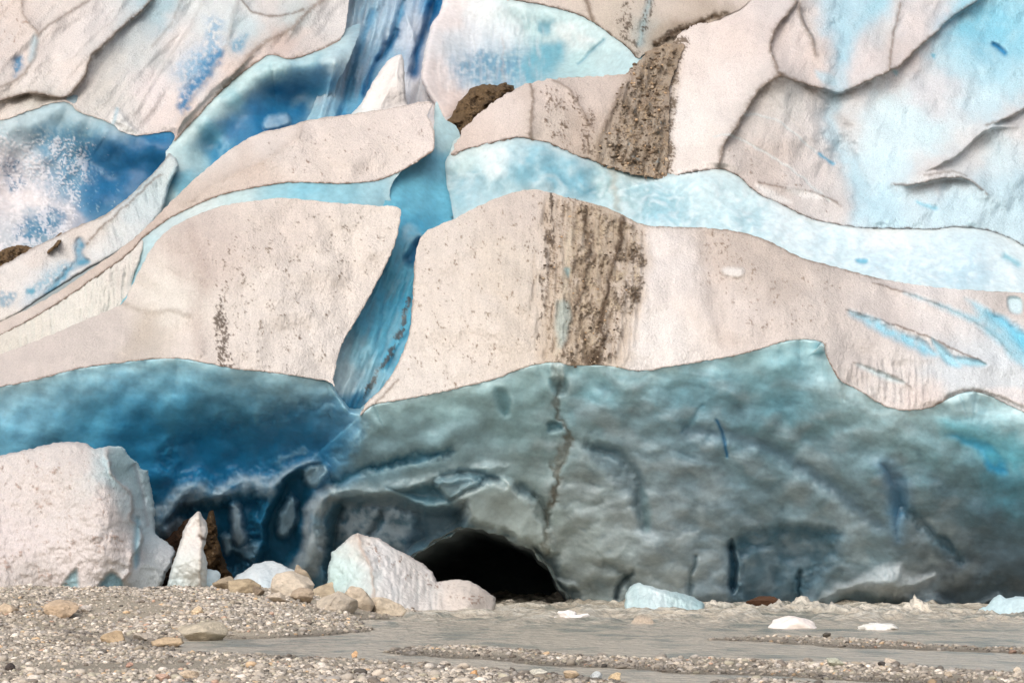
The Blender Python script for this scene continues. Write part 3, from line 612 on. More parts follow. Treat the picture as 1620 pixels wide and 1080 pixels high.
# ---- upper left slope
rimE = [(540, 62), (500, 82), (460, 94), (430, 87), (410, 97), (387, 113), (345, 150), (310, 188), (285, 214), (276, 224)]
rimG = [(270, 209), (215, 214), (192, 208), (176, 196), (150, 186), (125, 178), (108, 163), (85, 163), (60, 171), (30, 181), (0, 191), (-120, 205)]
sheet('ice_slope', rimE + rimG + [(-120, -110), (560, -110), (552, 0)],
      DE,
      [(20, 20, (222, 206, 196)), (90, 20, (226, 214, 206)), (50, 120, (230, 220, 213)), (30, 80, (220, 206, 198)), (110, 70, (228, 218, 212)), (60, 160, (212, 206, 196)), (15, 175, (226, 214, 204)), (150, 40, (228, 218, 213)), (110, 120, (230, 217, 209)), (170, 90, (214, 210, 204)), (210, 60, (200, 206, 206)), (250, 20, (172, 196, 206)), (230, 90, (206, 206, 203)), (160, 150, (214, 208, 200)), (240, 140, (234, 222, 218)), (280, 60, (228, 218, 212)), (330, 30, (222, 224, 222)), (310, 100, (200, 208, 216)), (260, 190, (226, 212, 206)), (200, 190, (222, 216, 210)), (385, 50, (198, 214, 218)), (430, 20, (224, 214, 208)), (460, 32, (200, 214, 214)), (400, 90, (224, 206, 196)), (360, 110, (224, 206, 196)), (450, 65, (206, 182, 172)), (480, 70, (222, 208, 200)), (520, 20, (222, 216, 212)), (300, 200, (222, 206, 196))],
      [flutes([(-120, -110), (560, -110), (500, 90), (270, 215), (-120, 205)], .5, 46, 3, amt=.0, ang=.75, soft=40), flutes([(-120, -110), (560, -110), (500, 90), (270, 215), (-120, 205)], .05, 13, 5, amt=.10, ang=.75, soft=30, rgb=(196, 206, 210)),
       ridge([(245, -30), (238, 2), (200, 37), (162, 72), (144, 90), (134, 120), (114, 146), (97, 155), (70, 150), (47, 147), (20, 153), (-20, 168)], .6, 20, .65, 4, stain=.35, sw=12, side=-1, step=.7, w2=45),
       ridge([(160, -20), (138, 2), (108, 20), (84, 36), (62, 54), (59, 70), (50, 100), (28, 125), (-10, 142)], .6, 20, .45, 3, stain=.25, sw=10, side=1, step=.6, w2=40), ridge([(38, -20), (34, 15), (45, 35), (60, 52)], .3, 10, .4, 3),
       ridge([(205, -20), (182, 28), (142, 62), (112, 95)], .3, 16, .12, 2), ridge([(330, -20), (302, 40), (268, 92), (236, 140), (214, 178)], .4, 22, .1, 2, side=1, step=.5, w2=30), ridge([(292, -20), (272, 35), (240, 75)], .3, 14, .25, 3), ridge([(380, -20), (368, 30), (358, 75), (332, 122), (300, 165), (280, 212)], .5, 14, .15, 4, side=1, step=.45, w2=24),
       ridge([(530, -30), (510, 0), (485, 20), (462, 45), (430, 62), (400, 82), (370, 120), (345, 148)], .45, 16, .5, 5, stain=.4, sw=12), ridge([(375, -10), (395, 15), (420, 25), (450, 24), (480, 15)], .3, 9, .55, 2.5), ridge(rimE, 0, 6, .65, 3.2), ridge(rimG, 0, 6, .35, 2.5, rgb=(150, 132, 118)),
       blob([(346, 78), (350, 92), (328, 128), (306, 152), (291, 178), (285, 152), (312, 122), (318, 95)], (40, 112, 165), .9, 8, 9, dY=.15, nz=.8, nsc=10), blob([(330, 30), (348, 35), (350, 75), (325, 110), (290, 140), (285, 110), (320, 70)], (120, 160, 195), .7, 14, 10, nz=1, nsc=8),
       blob([(368, 62), (390, 55), (385, 78), (370, 82)], (95, 148, 182), .75, 8, 7, nz=.7, dY=.1, nsc=8), blob([(22, 95), (34, 88), (38, 104), (22, 120)], (55, 120, 165), .85, 6, 6, nz=.6, dY=.1, nsc=8), blob([(52, 58), (60, 66), (54, 92), (46, 96)], (170, 195, 205), .7, 6, 4),
       ridge([(188, 172), (182, 195)], .1, 4, 0, 2), blob([(185, 172), (205, 195), (218, 214), (176, 205)], (232, 230, 226), .8, 4, 2, dY=-.3), groove([(186, 172), (178, 200)], .1, 3, (150, 185, 200), .6, 3),
       speck([(-60, -40), (60, 0), (40, 60), (-60, 80)], dens=.42, sc=5, soft=20, rgb=(165, 140, 125), h=.03)],
      rnd=(3, .02), wall=.5, mat=ICE_W, parent=gl, n1=.35, ns=80, seed=11)['label'] = 'upper left slope of white scallops with dirty crests'

# ---- blue hollow under the upper left crest
sheet('crevasse_wall', [(570, 40), (530, 55), (470, 80), (430, 75), (380, 100), (330, 150), (280, 200), (262, 222), (262, 250), (250, 290), (225, 350), (260, 370), (320, 320), (400, 250), (480, 220), (560, 215), (530, 150), (550, 100)],
      [(430, 68, 17), (387, 92, 16.6), (500, 62, 18), (345, 128, 16), (300, 178, 15.2), (465, 78, 17), (535, 70, 16.3), (500, 84, 15.85), (460, 96, 15.4), (430, 90, 14.95), (387, 115, 14.6), (345, 152, 14.2), (300, 200, 13.4), (278, 224, 13), (430, 150, 15.1), (480, 140, 15.8), (360, 190, 14.2), (330, 240, 13.7), (275, 260, 12.6), (250, 330, 11), (480, 200, 14.6), (390, 230, 12.9), (560, 200, 15.2)],
      [(500, 95, (130, 185, 205)), (430, 110, (165, 200, 208)), (385, 130, (178, 206, 210)), (340, 170, (182, 208, 212)), (300, 215, (190, 212, 214)), (440, 145, (20, 110, 165)), (400, 165, (12, 100, 158)), (365, 200, (14, 102, 160)), (360, 150, (140, 190, 206)), (470, 160, (24, 108, 165)), (505, 110, (20, 115, 175)), (500, 150, (50, 130, 180)), (340, 240, (40, 125, 178)), (330, 210, (110, 175, 202)), (310, 245, (170, 205, 214)), (280, 260, (190, 212, 216)), (285, 285, (120, 178, 205)), (260, 310, (175, 206, 212)), (525, 100, (186, 206, 214)), (515, 170, (180, 202, 212)), (420, 190, (18, 104, 160))],
      [rim_glow([(535, 66), (500, 82), (460, 94), (430, 88), (387, 113), (345, 150), (310, 190), (278, 226)], (196, 220, 222), 26, .75), blob([(420, 190), (450, 180), (455, 197), (425, 205)], (165, 190, 210), .7, 5, 6, nz=.5, dY=-.3), blob([(465, 150), (490, 148), (480, 165), (462, 172)], (130, 170, 200), .7, 7, 8, nz=.8), blob([(345, 230), (370, 222), (360, 240), (345, 246)], (130, 175, 205), .6, 5, 8, nz=1, nsc=8),
       ridge([(530, 100), (520, 140), (508, 185)], .5, 9, 0, 3)],
      rnd=(0, 0), wall=.6, mat=ICE_B, weld=[([(540, 62), (500, 82), (460, 94), (430, 87), (410, 97), (387, 113), (345, 150), (310, 188), (285, 214), (276, 224)][::-1], DE, .05)], parent=gl, n1=.2, seed=12, cwarp=8, cs=14, cvar=.1)['label'] = 'deep blue hollow under the upper left crest'

# ---- blue basin at the left
sheet('crevasse_wall', [(-120, 185), (0, 170), (60, 150), (120, 150), (180, 175), (240, 195), (285, 195), (285, 260), (240, 310), (180, 360), (100, 400), (40, 430), (-120, 500)],
      [(-120, 207, 13.2), (0, 193, 13.9), (60, 172, 14.2), (100, 164, 14.6), (150, 188, 14.0), (190, 210, 13.25), (230, 214, 13.1), (270, 211, 13.0), (-120, 170, 15), (270, 180, 15), (100, 135, 15.4), (150, 280, 13.4), (0, 300, 13.5), (0, 400, 11.2), (-120, 480, 10.8), (110, 370, 11.4), (250, 270, 13.2)],
      [(60, 185, (160, 188, 200)), (110, 180, (150, 182, 196)), (20, 210, (176, 198, 208)), (150, 200, (130, 170, 190)), (100, 220, (125, 165, 190)), (50, 240, (180, 196, 208)), (180, 235, (30, 105, 158)), (240, 240, (28, 112, 168)), (210, 270, (24, 100, 152)), (160, 290, (40, 110, 158)), (120, 250, (95, 145, 178)), (70, 270, (150, 176, 196)), (20, 300, (214, 206, 206)), (100, 300, (110, 150, 180)), (60, 320, (215, 206, 203)), (110, 340, (200, 194, 194)), (140, 330, (50, 118, 165)), (20, 360, (190, 192, 196)), (60, 360, (110, 150, 175)), (0, 250, (200, 202, 208))],
      [rim_glow([(-120, 205), (0, 191), (60, 171), (108, 163), (150, 186), (192, 208)], (186, 206, 212), 26, .6), blob([(5, 255), (30, 255), (42, 290), (25, 305), (10, 290)], (50, 108, 150), .9, 7, 7, nz=.4), blob([(40, 345), (90, 330), (100, 355), (60, 380), (20, 375)], (45, 112, 155), .75, 8, 10, nz=.8, nsc=10), blob([(60, 200), (150, 215), (140, 300), (70, 290), (50, 240)], (90, 140, 178), .75, 20, 12, nz=1, nsc=7), blob([(0, 240), (60, 250), (90, 320), (20, 340), (-60, 330)], (220, 212, 212), .55, 26, 14, nz=.9, nsc=7),
       speck([(-100, 215), (60, 200), (160, 215), (140, 330), (100, 400), (-100, 430)], dens=.62, sc=5, asp=.8, soft=30, rgb=(222, 218, 220), h=.05, amt=.6, seed=45), speck([(120, 240), (220, 300), (160, 340), (110, 330)], dens=.45, sc=4, asp=1, soft=20, rgb=(170, 195, 210), h=.02, seed=46),
       blob([(150, 225), (265, 222), (255, 260), (190, 315), (140, 325), (135, 270)], (18, 96, 150), .8, 16, 8, nz=.25)],
      rnd=(0, 0), wall=.6, mat=ICE_B, weld=[([(270, 209), (215, 214), (192, 208), (176, 196), (150, 186), (125, 178), (108, 163), (85, 163), (60, 171), (30, 181), (0, 191), (-120, 205)][::-1], DE, .05)], parent=gl, n1=.3, seed=13)['label'] = 'blue basin with frosted white patches at the left'

# ---- fin running down to the left
finE = [(268, 242), (258, 256), (240, 276), (215, 300), (190, 322), (160, 343), (128, 355), (90, 374), (50, 393), (0, 421), (-120, 470)]
sheet('ice_fin', finE + [(-120, 560), (0, 512), (60, 475), (130, 432), (200, 392), (245, 352), (262, 320), (268, 295), (282, 262)],
      [(268, 243, 12.3), (215, 300, 11.4), (160, 345, 10.3), (0, 420, 9.2), (-120, 470, 9), (240, 355, 9.6), (100, 445, 8.2), (0, 505, 7.4), (-120, 550, 7)],
      [(262, 270, (206, 214, 212)), (240, 300, (200, 212, 214)), (220, 340, (206, 214, 216)), (190, 370, (216, 218, 216)), (160, 360, (222, 212, 202)), (120, 370, (220, 206, 196)), (60, 400, (222, 210, 202)), (20, 440, (226, 218, 212)), (90, 430, (210, 214, 216)), (60, 470, (200, 208, 214)), (10, 490, (222, 214, 206)), (170, 400, (218, 220, 220)), (110, 395, (212, 206, 200))],
      [ridge(finE, .0, 8, .4, 2.5), ridge([(255, 275), (235, 292), (205, 320), (160, 360), (138, 385)], .25, 8, .55, 2.5), blob([(128, 375), (134, 385), (128, 402), (142, 415), (118, 428), (82, 462), (70, 464), (95, 440), (115, 415), (118, 390)], (60, 135, 172), .85, 5, 5, nz=.4, dY=.25), blob([(75, 430), (115, 415), (100, 445), (70, 460), (40, 465)], (120, 165, 190), .6, 10, 8, nz=1, nsc=6),
       blob([(42, 457), (55, 457), (54, 464), (44, 464)], (90, 150, 178), .8, 3, 2), blob([(0, 465), (25, 462), (20, 480), (0, 482)], (110, 150, 175), .7, 5, 6, nz=.9, nsc=6), blob([(278, 265), (270, 300), (262, 318), (268, 285)], (150, 195, 212), .6, 6, 3), flutes([(200, 330), (260, 280), (250, 340), (200, 385), (150, 420)], .1, 8, 5, amt=.2, ang=-.3)],
      rnd=(8, .4), wall=.5, mat=ICE_W, parent=gl, n1=.15, seed=14)['label'] = 'narrow white fin sloping down to the left edge'

# ---- arched slab behind the front left slab
topH = [(684, 163), (660, 162), (640, 167), (600, 174), (545, 182), (490, 190), (450, 202), (410, 211), (370, 233), (330, 264), (290, 300), (262, 328), (240, 351), (200, 386), (140, 429), (80, 469), (0, 510), (-120, 570)]
lipH = [(-120, 590), (0, 531), (80, 487), (150, 440), (205, 400), (225, 378), (262, 350), (300, 330), (350, 309), (400, 298), (440, 291), (480, 289), (545, 291), (600, 285), (640, 268), (672, 248), (686, 238)]
sheet('ice_slab', topH + lipH + [(687, 215), (684, 195), (676, 182)],
      DH,
      [(660, 200, (230, 216, 208)), (580, 220, (226, 212, 203)), (620, 260, (226, 213, 204)), (520, 260, (224, 210, 200)), (480, 205, (228, 214, 205)), (430, 230, (226, 214, 206)), (400, 280, (212, 194, 182)), (350, 290, (208, 190, 178)), (340, 265, (228, 218, 210)), (300, 310, (212, 196, 184)), (240, 360, (204, 186, 174)), (150, 430, (208, 192, 180)), (40, 505, (214, 200, 190))],
      [ridge(lipH, 0, 6, .75, 2.4), ridge(topH[:8], 0, 6, .25, 2), ridge([(480, 193), (470, 215), (440, 240), (400, 262), (350, 285), (300, 318)], .3, 12, .15, 5, stain=.25, sw=12, rgb=(180, 160, 146)), ridge([(687, 238), (686, 210), (676, 184)], 0, 5, .4, 1.5), speck([(430, 220), (680, 180), (680, 240), (600, 280), (430, 285)], dens=.37, sc=3.5, soft=14, rgb=(140, 115, 98), h=.03)],
      rnd=(3, .02), wall=.5, mat=ICE_W, parent=gl, seed=15)['label'] = 'long arched slab behind the front left slab'

# ---- blue stripe under the arched slab
sheet('crevasse_wall', [(640, 262), (622, 288), (617, 310), (624, 332), (612, 350), (520, 340), (440, 335), (350, 345), (300, 365), (262, 400), (240, 440), (215, 490), (180, 505), (195, 440), (205, 395), (240, 355), (300, 318), (350, 298), (440, 278), (545, 278), (605, 270), (625, 262)],
      [(690, 240, 8.4), (600, 285, 7.15), (520, 290, 7), (440, 291, 6.95), (350, 309, 6.95), (300, 330, 6.95), (225, 378, 6.95), (190, 460, 6.2), (500, 265, 8.2), (640, 255, 8.4), (300, 310, 7.8), (690, 320, 7.5), (630, 340, 6.6), (520, 330, 5.9), (440, 325, 5.8), (300, 360, 5.8), (250, 420, 5.4), (200, 495, 4.6)],
      [(600, 305, (160, 200, 216)), (640, 290, (186, 212, 218)), (540, 305, (150, 196, 214)), (480, 300, (140, 192, 214)), (440, 303, (155, 200, 216)), (380, 312, (190, 212, 214)), (320, 335, (204, 216, 214)), (270, 360, (198, 214, 216)), (235, 395, (186, 212, 218)), (215, 430, (160, 202, 218)), (200, 470, (130, 188, 212))],
      [], rnd=(0, 0), wall=.6, mat=ICE_B, weld=[([(225, 378), (262, 350), (300, 330), (350, 309), (400, 298), (440, 291), (480, 289), (545, 291), (600, 285), (640, 268)], DH, .04)], parent=gl, n1=.15, seed=16, cwarp=6)['label'] = 'pale blue stripe between two slabs'
# ---- fluted white wall at the left
sheet('fluted_wall', [(-120, 575), (0, 518), (80, 474), (150, 427), (215, 382), (228, 380), (222, 410), (212, 440), (200, 485), (150, 515), (80, 545), (0, 585), (-120, 620)],
      [(-120, 590, 5.7), (0, 531, 5.9), (80, 487, 6.1), (150, 440, 6.3), (225, 380, 6.9), (-120, 560, 6.8), (0, 512, 7), (150, 420, 7.3), (215, 370, 7.8), (-120, 615, 4.6), (0, 575, 4.7), (200, 485, 5.4), (215, 430, 6.6)],
      [(60, 520, (226, 218, 206)), (150, 470, (226, 220, 210)), (10, 560, (220, 212, 200)), (200, 430, (224, 216, 208)), (100, 510, (228, 222, 212))],
      [flutes([(-120, 575), (0, 518), (215, 382), (212, 440), (190, 490), (0, 585), (-120, 620)], .10, 6, 7, amt=.35, rgb=(205, 208, 200))],
      rnd=(4, .2), wall=.8, mat=ICE_W, weld=[([(-120, 590), (0, 531), (80, 487), (150, 440), (205, 400), (225, 378)], DH, .04)], parent=gl, n1=.1, seed=17)['label'] = 'vertically fluted white wall at the left edge'

# ---- overhanging cave wall
HOLE = [(640, 905), (652, 882), (676, 868), (690, 856), (712, 848), (730, 836), (752, 835), (775, 842), (796, 848), (815, 860), (838, 868), (852, 884), (866, 896), (880, 925), (898, 950), (905, 1010), (615, 1010), (628, 950)]
cave_cols = [  # ice tones, paler near the lips to paint in light through thin ice
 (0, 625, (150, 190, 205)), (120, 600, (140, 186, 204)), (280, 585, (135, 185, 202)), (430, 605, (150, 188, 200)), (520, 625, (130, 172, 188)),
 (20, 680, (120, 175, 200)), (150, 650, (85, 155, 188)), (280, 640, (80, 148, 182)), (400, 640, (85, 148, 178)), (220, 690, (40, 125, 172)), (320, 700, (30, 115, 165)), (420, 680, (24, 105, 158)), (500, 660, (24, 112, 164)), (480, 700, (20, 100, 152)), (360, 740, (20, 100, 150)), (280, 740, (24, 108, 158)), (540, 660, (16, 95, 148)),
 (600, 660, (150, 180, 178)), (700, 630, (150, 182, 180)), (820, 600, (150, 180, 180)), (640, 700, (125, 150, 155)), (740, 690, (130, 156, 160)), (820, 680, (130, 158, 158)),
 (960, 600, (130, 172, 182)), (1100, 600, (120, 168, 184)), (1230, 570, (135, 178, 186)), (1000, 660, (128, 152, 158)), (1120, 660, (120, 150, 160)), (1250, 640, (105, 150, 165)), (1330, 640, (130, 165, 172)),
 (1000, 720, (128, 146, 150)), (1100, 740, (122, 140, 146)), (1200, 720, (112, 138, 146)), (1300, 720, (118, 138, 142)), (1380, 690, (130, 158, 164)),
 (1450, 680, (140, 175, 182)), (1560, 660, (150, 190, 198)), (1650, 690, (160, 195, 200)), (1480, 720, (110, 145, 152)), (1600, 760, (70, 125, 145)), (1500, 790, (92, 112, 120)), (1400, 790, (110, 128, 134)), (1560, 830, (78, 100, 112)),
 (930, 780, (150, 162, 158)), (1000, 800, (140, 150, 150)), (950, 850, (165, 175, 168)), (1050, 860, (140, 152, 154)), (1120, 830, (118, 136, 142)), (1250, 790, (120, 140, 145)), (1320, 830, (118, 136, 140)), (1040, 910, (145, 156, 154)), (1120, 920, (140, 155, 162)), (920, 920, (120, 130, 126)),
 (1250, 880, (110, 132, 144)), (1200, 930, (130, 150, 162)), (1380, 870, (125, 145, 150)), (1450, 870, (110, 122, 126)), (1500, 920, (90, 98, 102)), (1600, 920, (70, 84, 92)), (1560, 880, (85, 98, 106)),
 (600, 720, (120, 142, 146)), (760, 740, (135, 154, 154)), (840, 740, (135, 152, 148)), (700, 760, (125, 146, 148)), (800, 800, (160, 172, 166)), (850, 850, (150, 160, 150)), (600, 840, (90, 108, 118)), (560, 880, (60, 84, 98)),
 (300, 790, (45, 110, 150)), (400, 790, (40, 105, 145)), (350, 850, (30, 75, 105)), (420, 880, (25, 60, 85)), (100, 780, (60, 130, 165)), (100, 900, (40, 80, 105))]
_lip = np.array(lipJ + [(532, 625), (552, 652)] + lipL, float)
_lx = np.maximum.accumulate(_lip[:, 0] + np.arange(len(_lip)) * 1e-3)
def cave_depth(x, y):
    ly = np.interp(x, _lx, _lip[:, 1])
    ls = sum(np.interp(x + o, _lx, _lip[:, 1]) for o in (-60, -45, -30, -15, 0, 15, 30, 45, 60)) / 9
    p = np.maximum((y - ly) / 100, 0); w = sstep(0, .9, p)
    p = p * (1 - w) + np.maximum((y - ls) / 100, 0) * w
    Y = .27 + 0.85 * p + 0.19 * p * p + np.maximum(ly - y, 0) * .14
    Y = Y + sstep(.2, 1.2, p) * (1.0 * np.exp(-((x - 400) / 220) ** 2 - ((y - 720) / 90) ** 2) + 1.0 * np.exp(-((x - 450) / 200) ** 2 - ((y - 870) / 110) ** 2) - .9 * np.exp(-((x - 1050) / 220) ** 2 - ((y - 930) / 120) ** 2) + .6 * np.exp(-((x - 1560) / 180) ** 2 - ((y - 900) / 110) ** 2))
    return Y
GR = (165, 172, 170)
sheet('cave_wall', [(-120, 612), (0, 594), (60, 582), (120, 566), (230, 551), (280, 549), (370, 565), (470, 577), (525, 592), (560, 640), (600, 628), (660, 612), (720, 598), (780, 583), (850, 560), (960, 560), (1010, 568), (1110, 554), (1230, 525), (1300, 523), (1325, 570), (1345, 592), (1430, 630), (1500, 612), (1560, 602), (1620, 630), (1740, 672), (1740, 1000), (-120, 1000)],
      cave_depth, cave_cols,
      [rim_glow(lipJ, (190, 222, 226), 34, .7), rim_glow(lipL, (192, 220, 216), 34, .65), rim_glow(lipL[-12:], (205, 230, 232), 40, .5), lumps([(880, 600), (1250, 600), (1480, 700), (1500, 1000), (900, 1000)], .28, 46, .55, 40, pale=(170, 180, 178), amt=.4, dark=(70, 100, 116), seed=52),
       streaks([(-120, 560), (1740, 560), (1740, 1000), (-120, 1000)], .17, 42, 13, ang=.14), streaks([(880, 640), (1740, 700), (1740, 1000), (880, 1000)], .22, 26, 14, ang=.22, seed=48),
       lumps([(870, 790), (1150, 820), (1150, 1000), (900, 1000)], .30, 30, .7, 30, pale=(178, 186, 182), amt=.35, dark=(85, 105, 112), seed=59),
       # left: frosted ribs over dark blue
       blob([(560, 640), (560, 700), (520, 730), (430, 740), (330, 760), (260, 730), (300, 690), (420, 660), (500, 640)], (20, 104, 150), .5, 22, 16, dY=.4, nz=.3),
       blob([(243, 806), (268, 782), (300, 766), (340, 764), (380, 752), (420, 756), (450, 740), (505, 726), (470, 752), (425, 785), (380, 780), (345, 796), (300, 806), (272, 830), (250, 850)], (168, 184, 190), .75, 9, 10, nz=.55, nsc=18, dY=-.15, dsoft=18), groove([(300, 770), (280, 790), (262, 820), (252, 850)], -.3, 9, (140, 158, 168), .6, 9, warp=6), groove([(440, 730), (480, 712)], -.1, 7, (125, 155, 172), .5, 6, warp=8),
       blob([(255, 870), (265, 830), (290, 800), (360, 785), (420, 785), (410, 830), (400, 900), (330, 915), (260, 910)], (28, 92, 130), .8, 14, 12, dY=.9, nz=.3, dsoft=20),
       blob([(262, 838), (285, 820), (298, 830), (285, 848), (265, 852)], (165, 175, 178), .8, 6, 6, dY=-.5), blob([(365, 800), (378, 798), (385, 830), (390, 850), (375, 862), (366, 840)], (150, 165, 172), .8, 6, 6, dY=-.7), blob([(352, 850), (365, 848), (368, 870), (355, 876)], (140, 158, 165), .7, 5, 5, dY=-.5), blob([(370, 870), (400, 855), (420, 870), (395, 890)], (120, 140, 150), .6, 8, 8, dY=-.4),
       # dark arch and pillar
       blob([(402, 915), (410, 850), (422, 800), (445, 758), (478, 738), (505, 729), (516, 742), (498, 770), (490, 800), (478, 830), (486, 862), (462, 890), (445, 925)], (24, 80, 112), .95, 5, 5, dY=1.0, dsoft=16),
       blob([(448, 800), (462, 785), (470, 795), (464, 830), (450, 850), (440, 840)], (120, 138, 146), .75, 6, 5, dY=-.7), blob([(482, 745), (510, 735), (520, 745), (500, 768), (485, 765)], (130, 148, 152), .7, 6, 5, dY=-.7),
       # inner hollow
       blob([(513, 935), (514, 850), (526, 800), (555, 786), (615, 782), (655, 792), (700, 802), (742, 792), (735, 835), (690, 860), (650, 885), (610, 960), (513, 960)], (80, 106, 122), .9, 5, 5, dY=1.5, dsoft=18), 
       blob([(540, 810), (600, 795), (640, 805), (660, 840), (640, 870), (600, 880), (550, 860), (530, 830)], (160, 172, 178), .75, 18, 12, nz=.9, nsc=16, dY=-.5), blob([(640, 820), (680, 820), (690, 850), (660, 865)], (90, 116, 130), .6, 10, 8), groove([(585, 845), (598, 825), (604, 812)], .3, 6, (56, 76, 88), .7, 5), blob([(650, 800), (700, 815), (720, 835), (690, 858), (660, 850)], (130, 146, 152), .6, 14, 10, nz=.8),
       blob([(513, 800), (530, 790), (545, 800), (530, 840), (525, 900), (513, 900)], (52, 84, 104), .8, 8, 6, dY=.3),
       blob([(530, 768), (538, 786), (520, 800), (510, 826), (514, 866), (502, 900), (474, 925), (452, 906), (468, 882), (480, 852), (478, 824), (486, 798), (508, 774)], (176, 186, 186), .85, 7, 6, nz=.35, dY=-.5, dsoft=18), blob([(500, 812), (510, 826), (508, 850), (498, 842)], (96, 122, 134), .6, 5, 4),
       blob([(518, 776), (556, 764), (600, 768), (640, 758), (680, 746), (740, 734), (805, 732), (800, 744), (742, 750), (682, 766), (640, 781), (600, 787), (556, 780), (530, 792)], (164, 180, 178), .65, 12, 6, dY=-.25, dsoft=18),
       groove([(530, 762), (568, 746), (600, 738), (640, 729), (680, 722), (712, 714)], .25, 7, (34, 98, 126), .65, 6, warp=6), groove([(590, 740), (640, 724), (690, 716)], .1, 5, (40, 98, 124), .5, 8, warp=5),
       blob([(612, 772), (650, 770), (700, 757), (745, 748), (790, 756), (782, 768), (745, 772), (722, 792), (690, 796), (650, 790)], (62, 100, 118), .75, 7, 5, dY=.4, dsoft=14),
       blob([(690, 762), (740, 752), (760, 760), (735, 775), (712, 790)], (125, 144, 146), .8, 6, 5, dY=-.8),
       groove([(700, 752), (745, 745), (780, 755), (800, 768)], .2, 5, (70, 104, 118), .5, 4), groove([(712, 792), (735, 778), (748, 772)], .15, 5, (64, 94, 108), .55, 5),
       blob([(722, 796), (742, 772), (790, 762), (832, 782), (862, 830), (872, 872), (840, 862), (800, 845), (760, 832)], (172, 182, 174), .6, 12, 8, dY=-.6), 
       blob([(814, 766), (830, 765), (846, 782), (840, 790), (822, 780)], (66, 98, 112), .6, 7, 4, dY=.2), groove([(845, 785), (860, 800), (868, 830)], .2, 6, (100, 120, 120), .6, 5),
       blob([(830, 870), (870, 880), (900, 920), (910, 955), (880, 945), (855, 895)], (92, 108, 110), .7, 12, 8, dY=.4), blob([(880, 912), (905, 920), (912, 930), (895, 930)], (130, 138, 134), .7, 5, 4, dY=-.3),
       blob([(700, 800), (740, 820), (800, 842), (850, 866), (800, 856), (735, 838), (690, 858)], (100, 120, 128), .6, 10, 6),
       # dirt seam and pits
       groove([(878, 575), (886, 610), (880, 645), (900, 690), (896, 720), (878, 748), (884, 772), (870, 800), (864, 840), (862, 875)], .12, 5, (112, 104, 84), .55, 5.5, warp=9), groove([(898, 695), (880, 730)], .05, 7, (112, 102, 80), .5, 6, warp=10), groove([(886, 740), (880, 770), (868, 800)], .05, 5, (100, 88, 66), .6, 3.5, warp=8), blob([(872, 575), (892, 575), (890, 600), (876, 605)], (190, 205, 198), .7, 5, 3, dY=-.2),
       blob([(872, 600), (895, 600), (895, 620), (880, 622)], (60, 92, 96), .55, 6, 4, dY=.25), blob([(865, 670), (885, 668), (890, 680), (870, 682)], (40, 84, 98), .7, 5, 4, dY=.2),
       blob([(783, 620), (798, 616), (808, 640), (802, 656), (790, 650)], (70, 116, 126), .6, 7, 3, dY=.2),
       # right half
       groove([(930, 705), (970, 715), (1000, 738), (1013, 765), (1012, 800), (1020, 835)], .3, 9, (92, 118, 128), .5, 7), blob([(940, 705), (985, 720), (1012, 760), (1010, 800), (985, 770), (950, 735)], (92, 114, 124), .5, 12, 6, dY=.3), blob([(1015, 770), (1030, 800), (1028, 838), (1018, 830)], (100, 130, 134), .5, 5, 3),  # dark groove and blobs paint the shading along the raised lobe's edge
       groove([(1134, 665), (1144, 688), (1150, 722)], .10, 2.5, (24, 104, 152), .8, 2.6, warp=1.5), groove([(1112, 640), (1092, 668), (1080, 685)], .06, 3, (90, 136, 156), .35, 3),
       groove([(1090, 680), (1160, 690), (1220, 710), (1280, 745), (1340, 790), (1390, 830)], .25, 14, (88, 110, 128), .5, 10), groove([(1270, 690), (1350, 710), (1460, 745), (1560, 790)], .15, 16, (104, 130, 140), .3, 12),
       blob([(1388, 735), (1420, 742), (1440, 790), (1425, 830), (1418, 855), (1408, 800)], (22, 92, 142), .55, 18, 5, dY=.4, dsoft=20, ws=60), groove([(1430, 800), (1470, 838), (1500, 865), (1520, 885)], .3, 8, (66, 104, 124), .35, 10, warp=4), groove([(1490, 848), (1510, 868)], .12, 4, (40, 80, 104), .45, 5),
       blob([(1500, 688), (1550, 695), (1580, 715), (1592, 748), (1565, 742), (1550, 715)], (30, 150, 204), .75, 7, 5, dY=.12), blob([(1560, 715), (1580, 718), (1578, 738), (1566, 730)], (90, 150, 172), .7, 4, 3), blob([(1480, 660), (1600, 690), (1660, 720), (1600, 740), (1520, 700)], (100, 185, 205), .5, 16, 10),
       groove([(1330, 605), (1336, 630)], .1, 4, (190, 205, 200), .5, 3), blob([(1500, 632), (1540, 625), (1545, 650), (1510, 655)], (185, 210, 212), .6, 10, 4, dY=-.2),
       blob([(1150, 870), (1175, 842), (1230, 832), (1300, 836), (1335, 852), (1330, 890), (1280, 940), (1270, 985), (1160, 985), (1155, 920)], (74, 108, 128), .6, 22, 12, dY=.6, nz=.5, dsoft=30), blob([(1162, 856), (1188, 838), (1240, 831), (1290, 833), (1335, 845), (1300, 851), (1240, 849), (1205, 858), (1178, 878), (1167, 874)], (34, 86, 114), .55, 11, 5, dY=.25),
       lumps([(1150, 860), (1340, 860), (1330, 985), (1150, 985)], .3, 26, .8, 12, pale=(160, 176, 184), amt=.55, dark=(50, 80, 98), seed=63),
       blob([(1157, 852), (1166, 884), (1166, 918), (1160, 938), (1153, 920), (1153, 886)], (18, 66, 92), .85, 4, 3, dY=.5), groove([(1265, 905), (1263, 950)], .35, 4, (50, 84, 100), .55, 3.2, warp=4), groove([(1100, 880), (1092, 920), (1092, 945)], .2, 4, (80, 110, 120), .4, 3, warp=4),
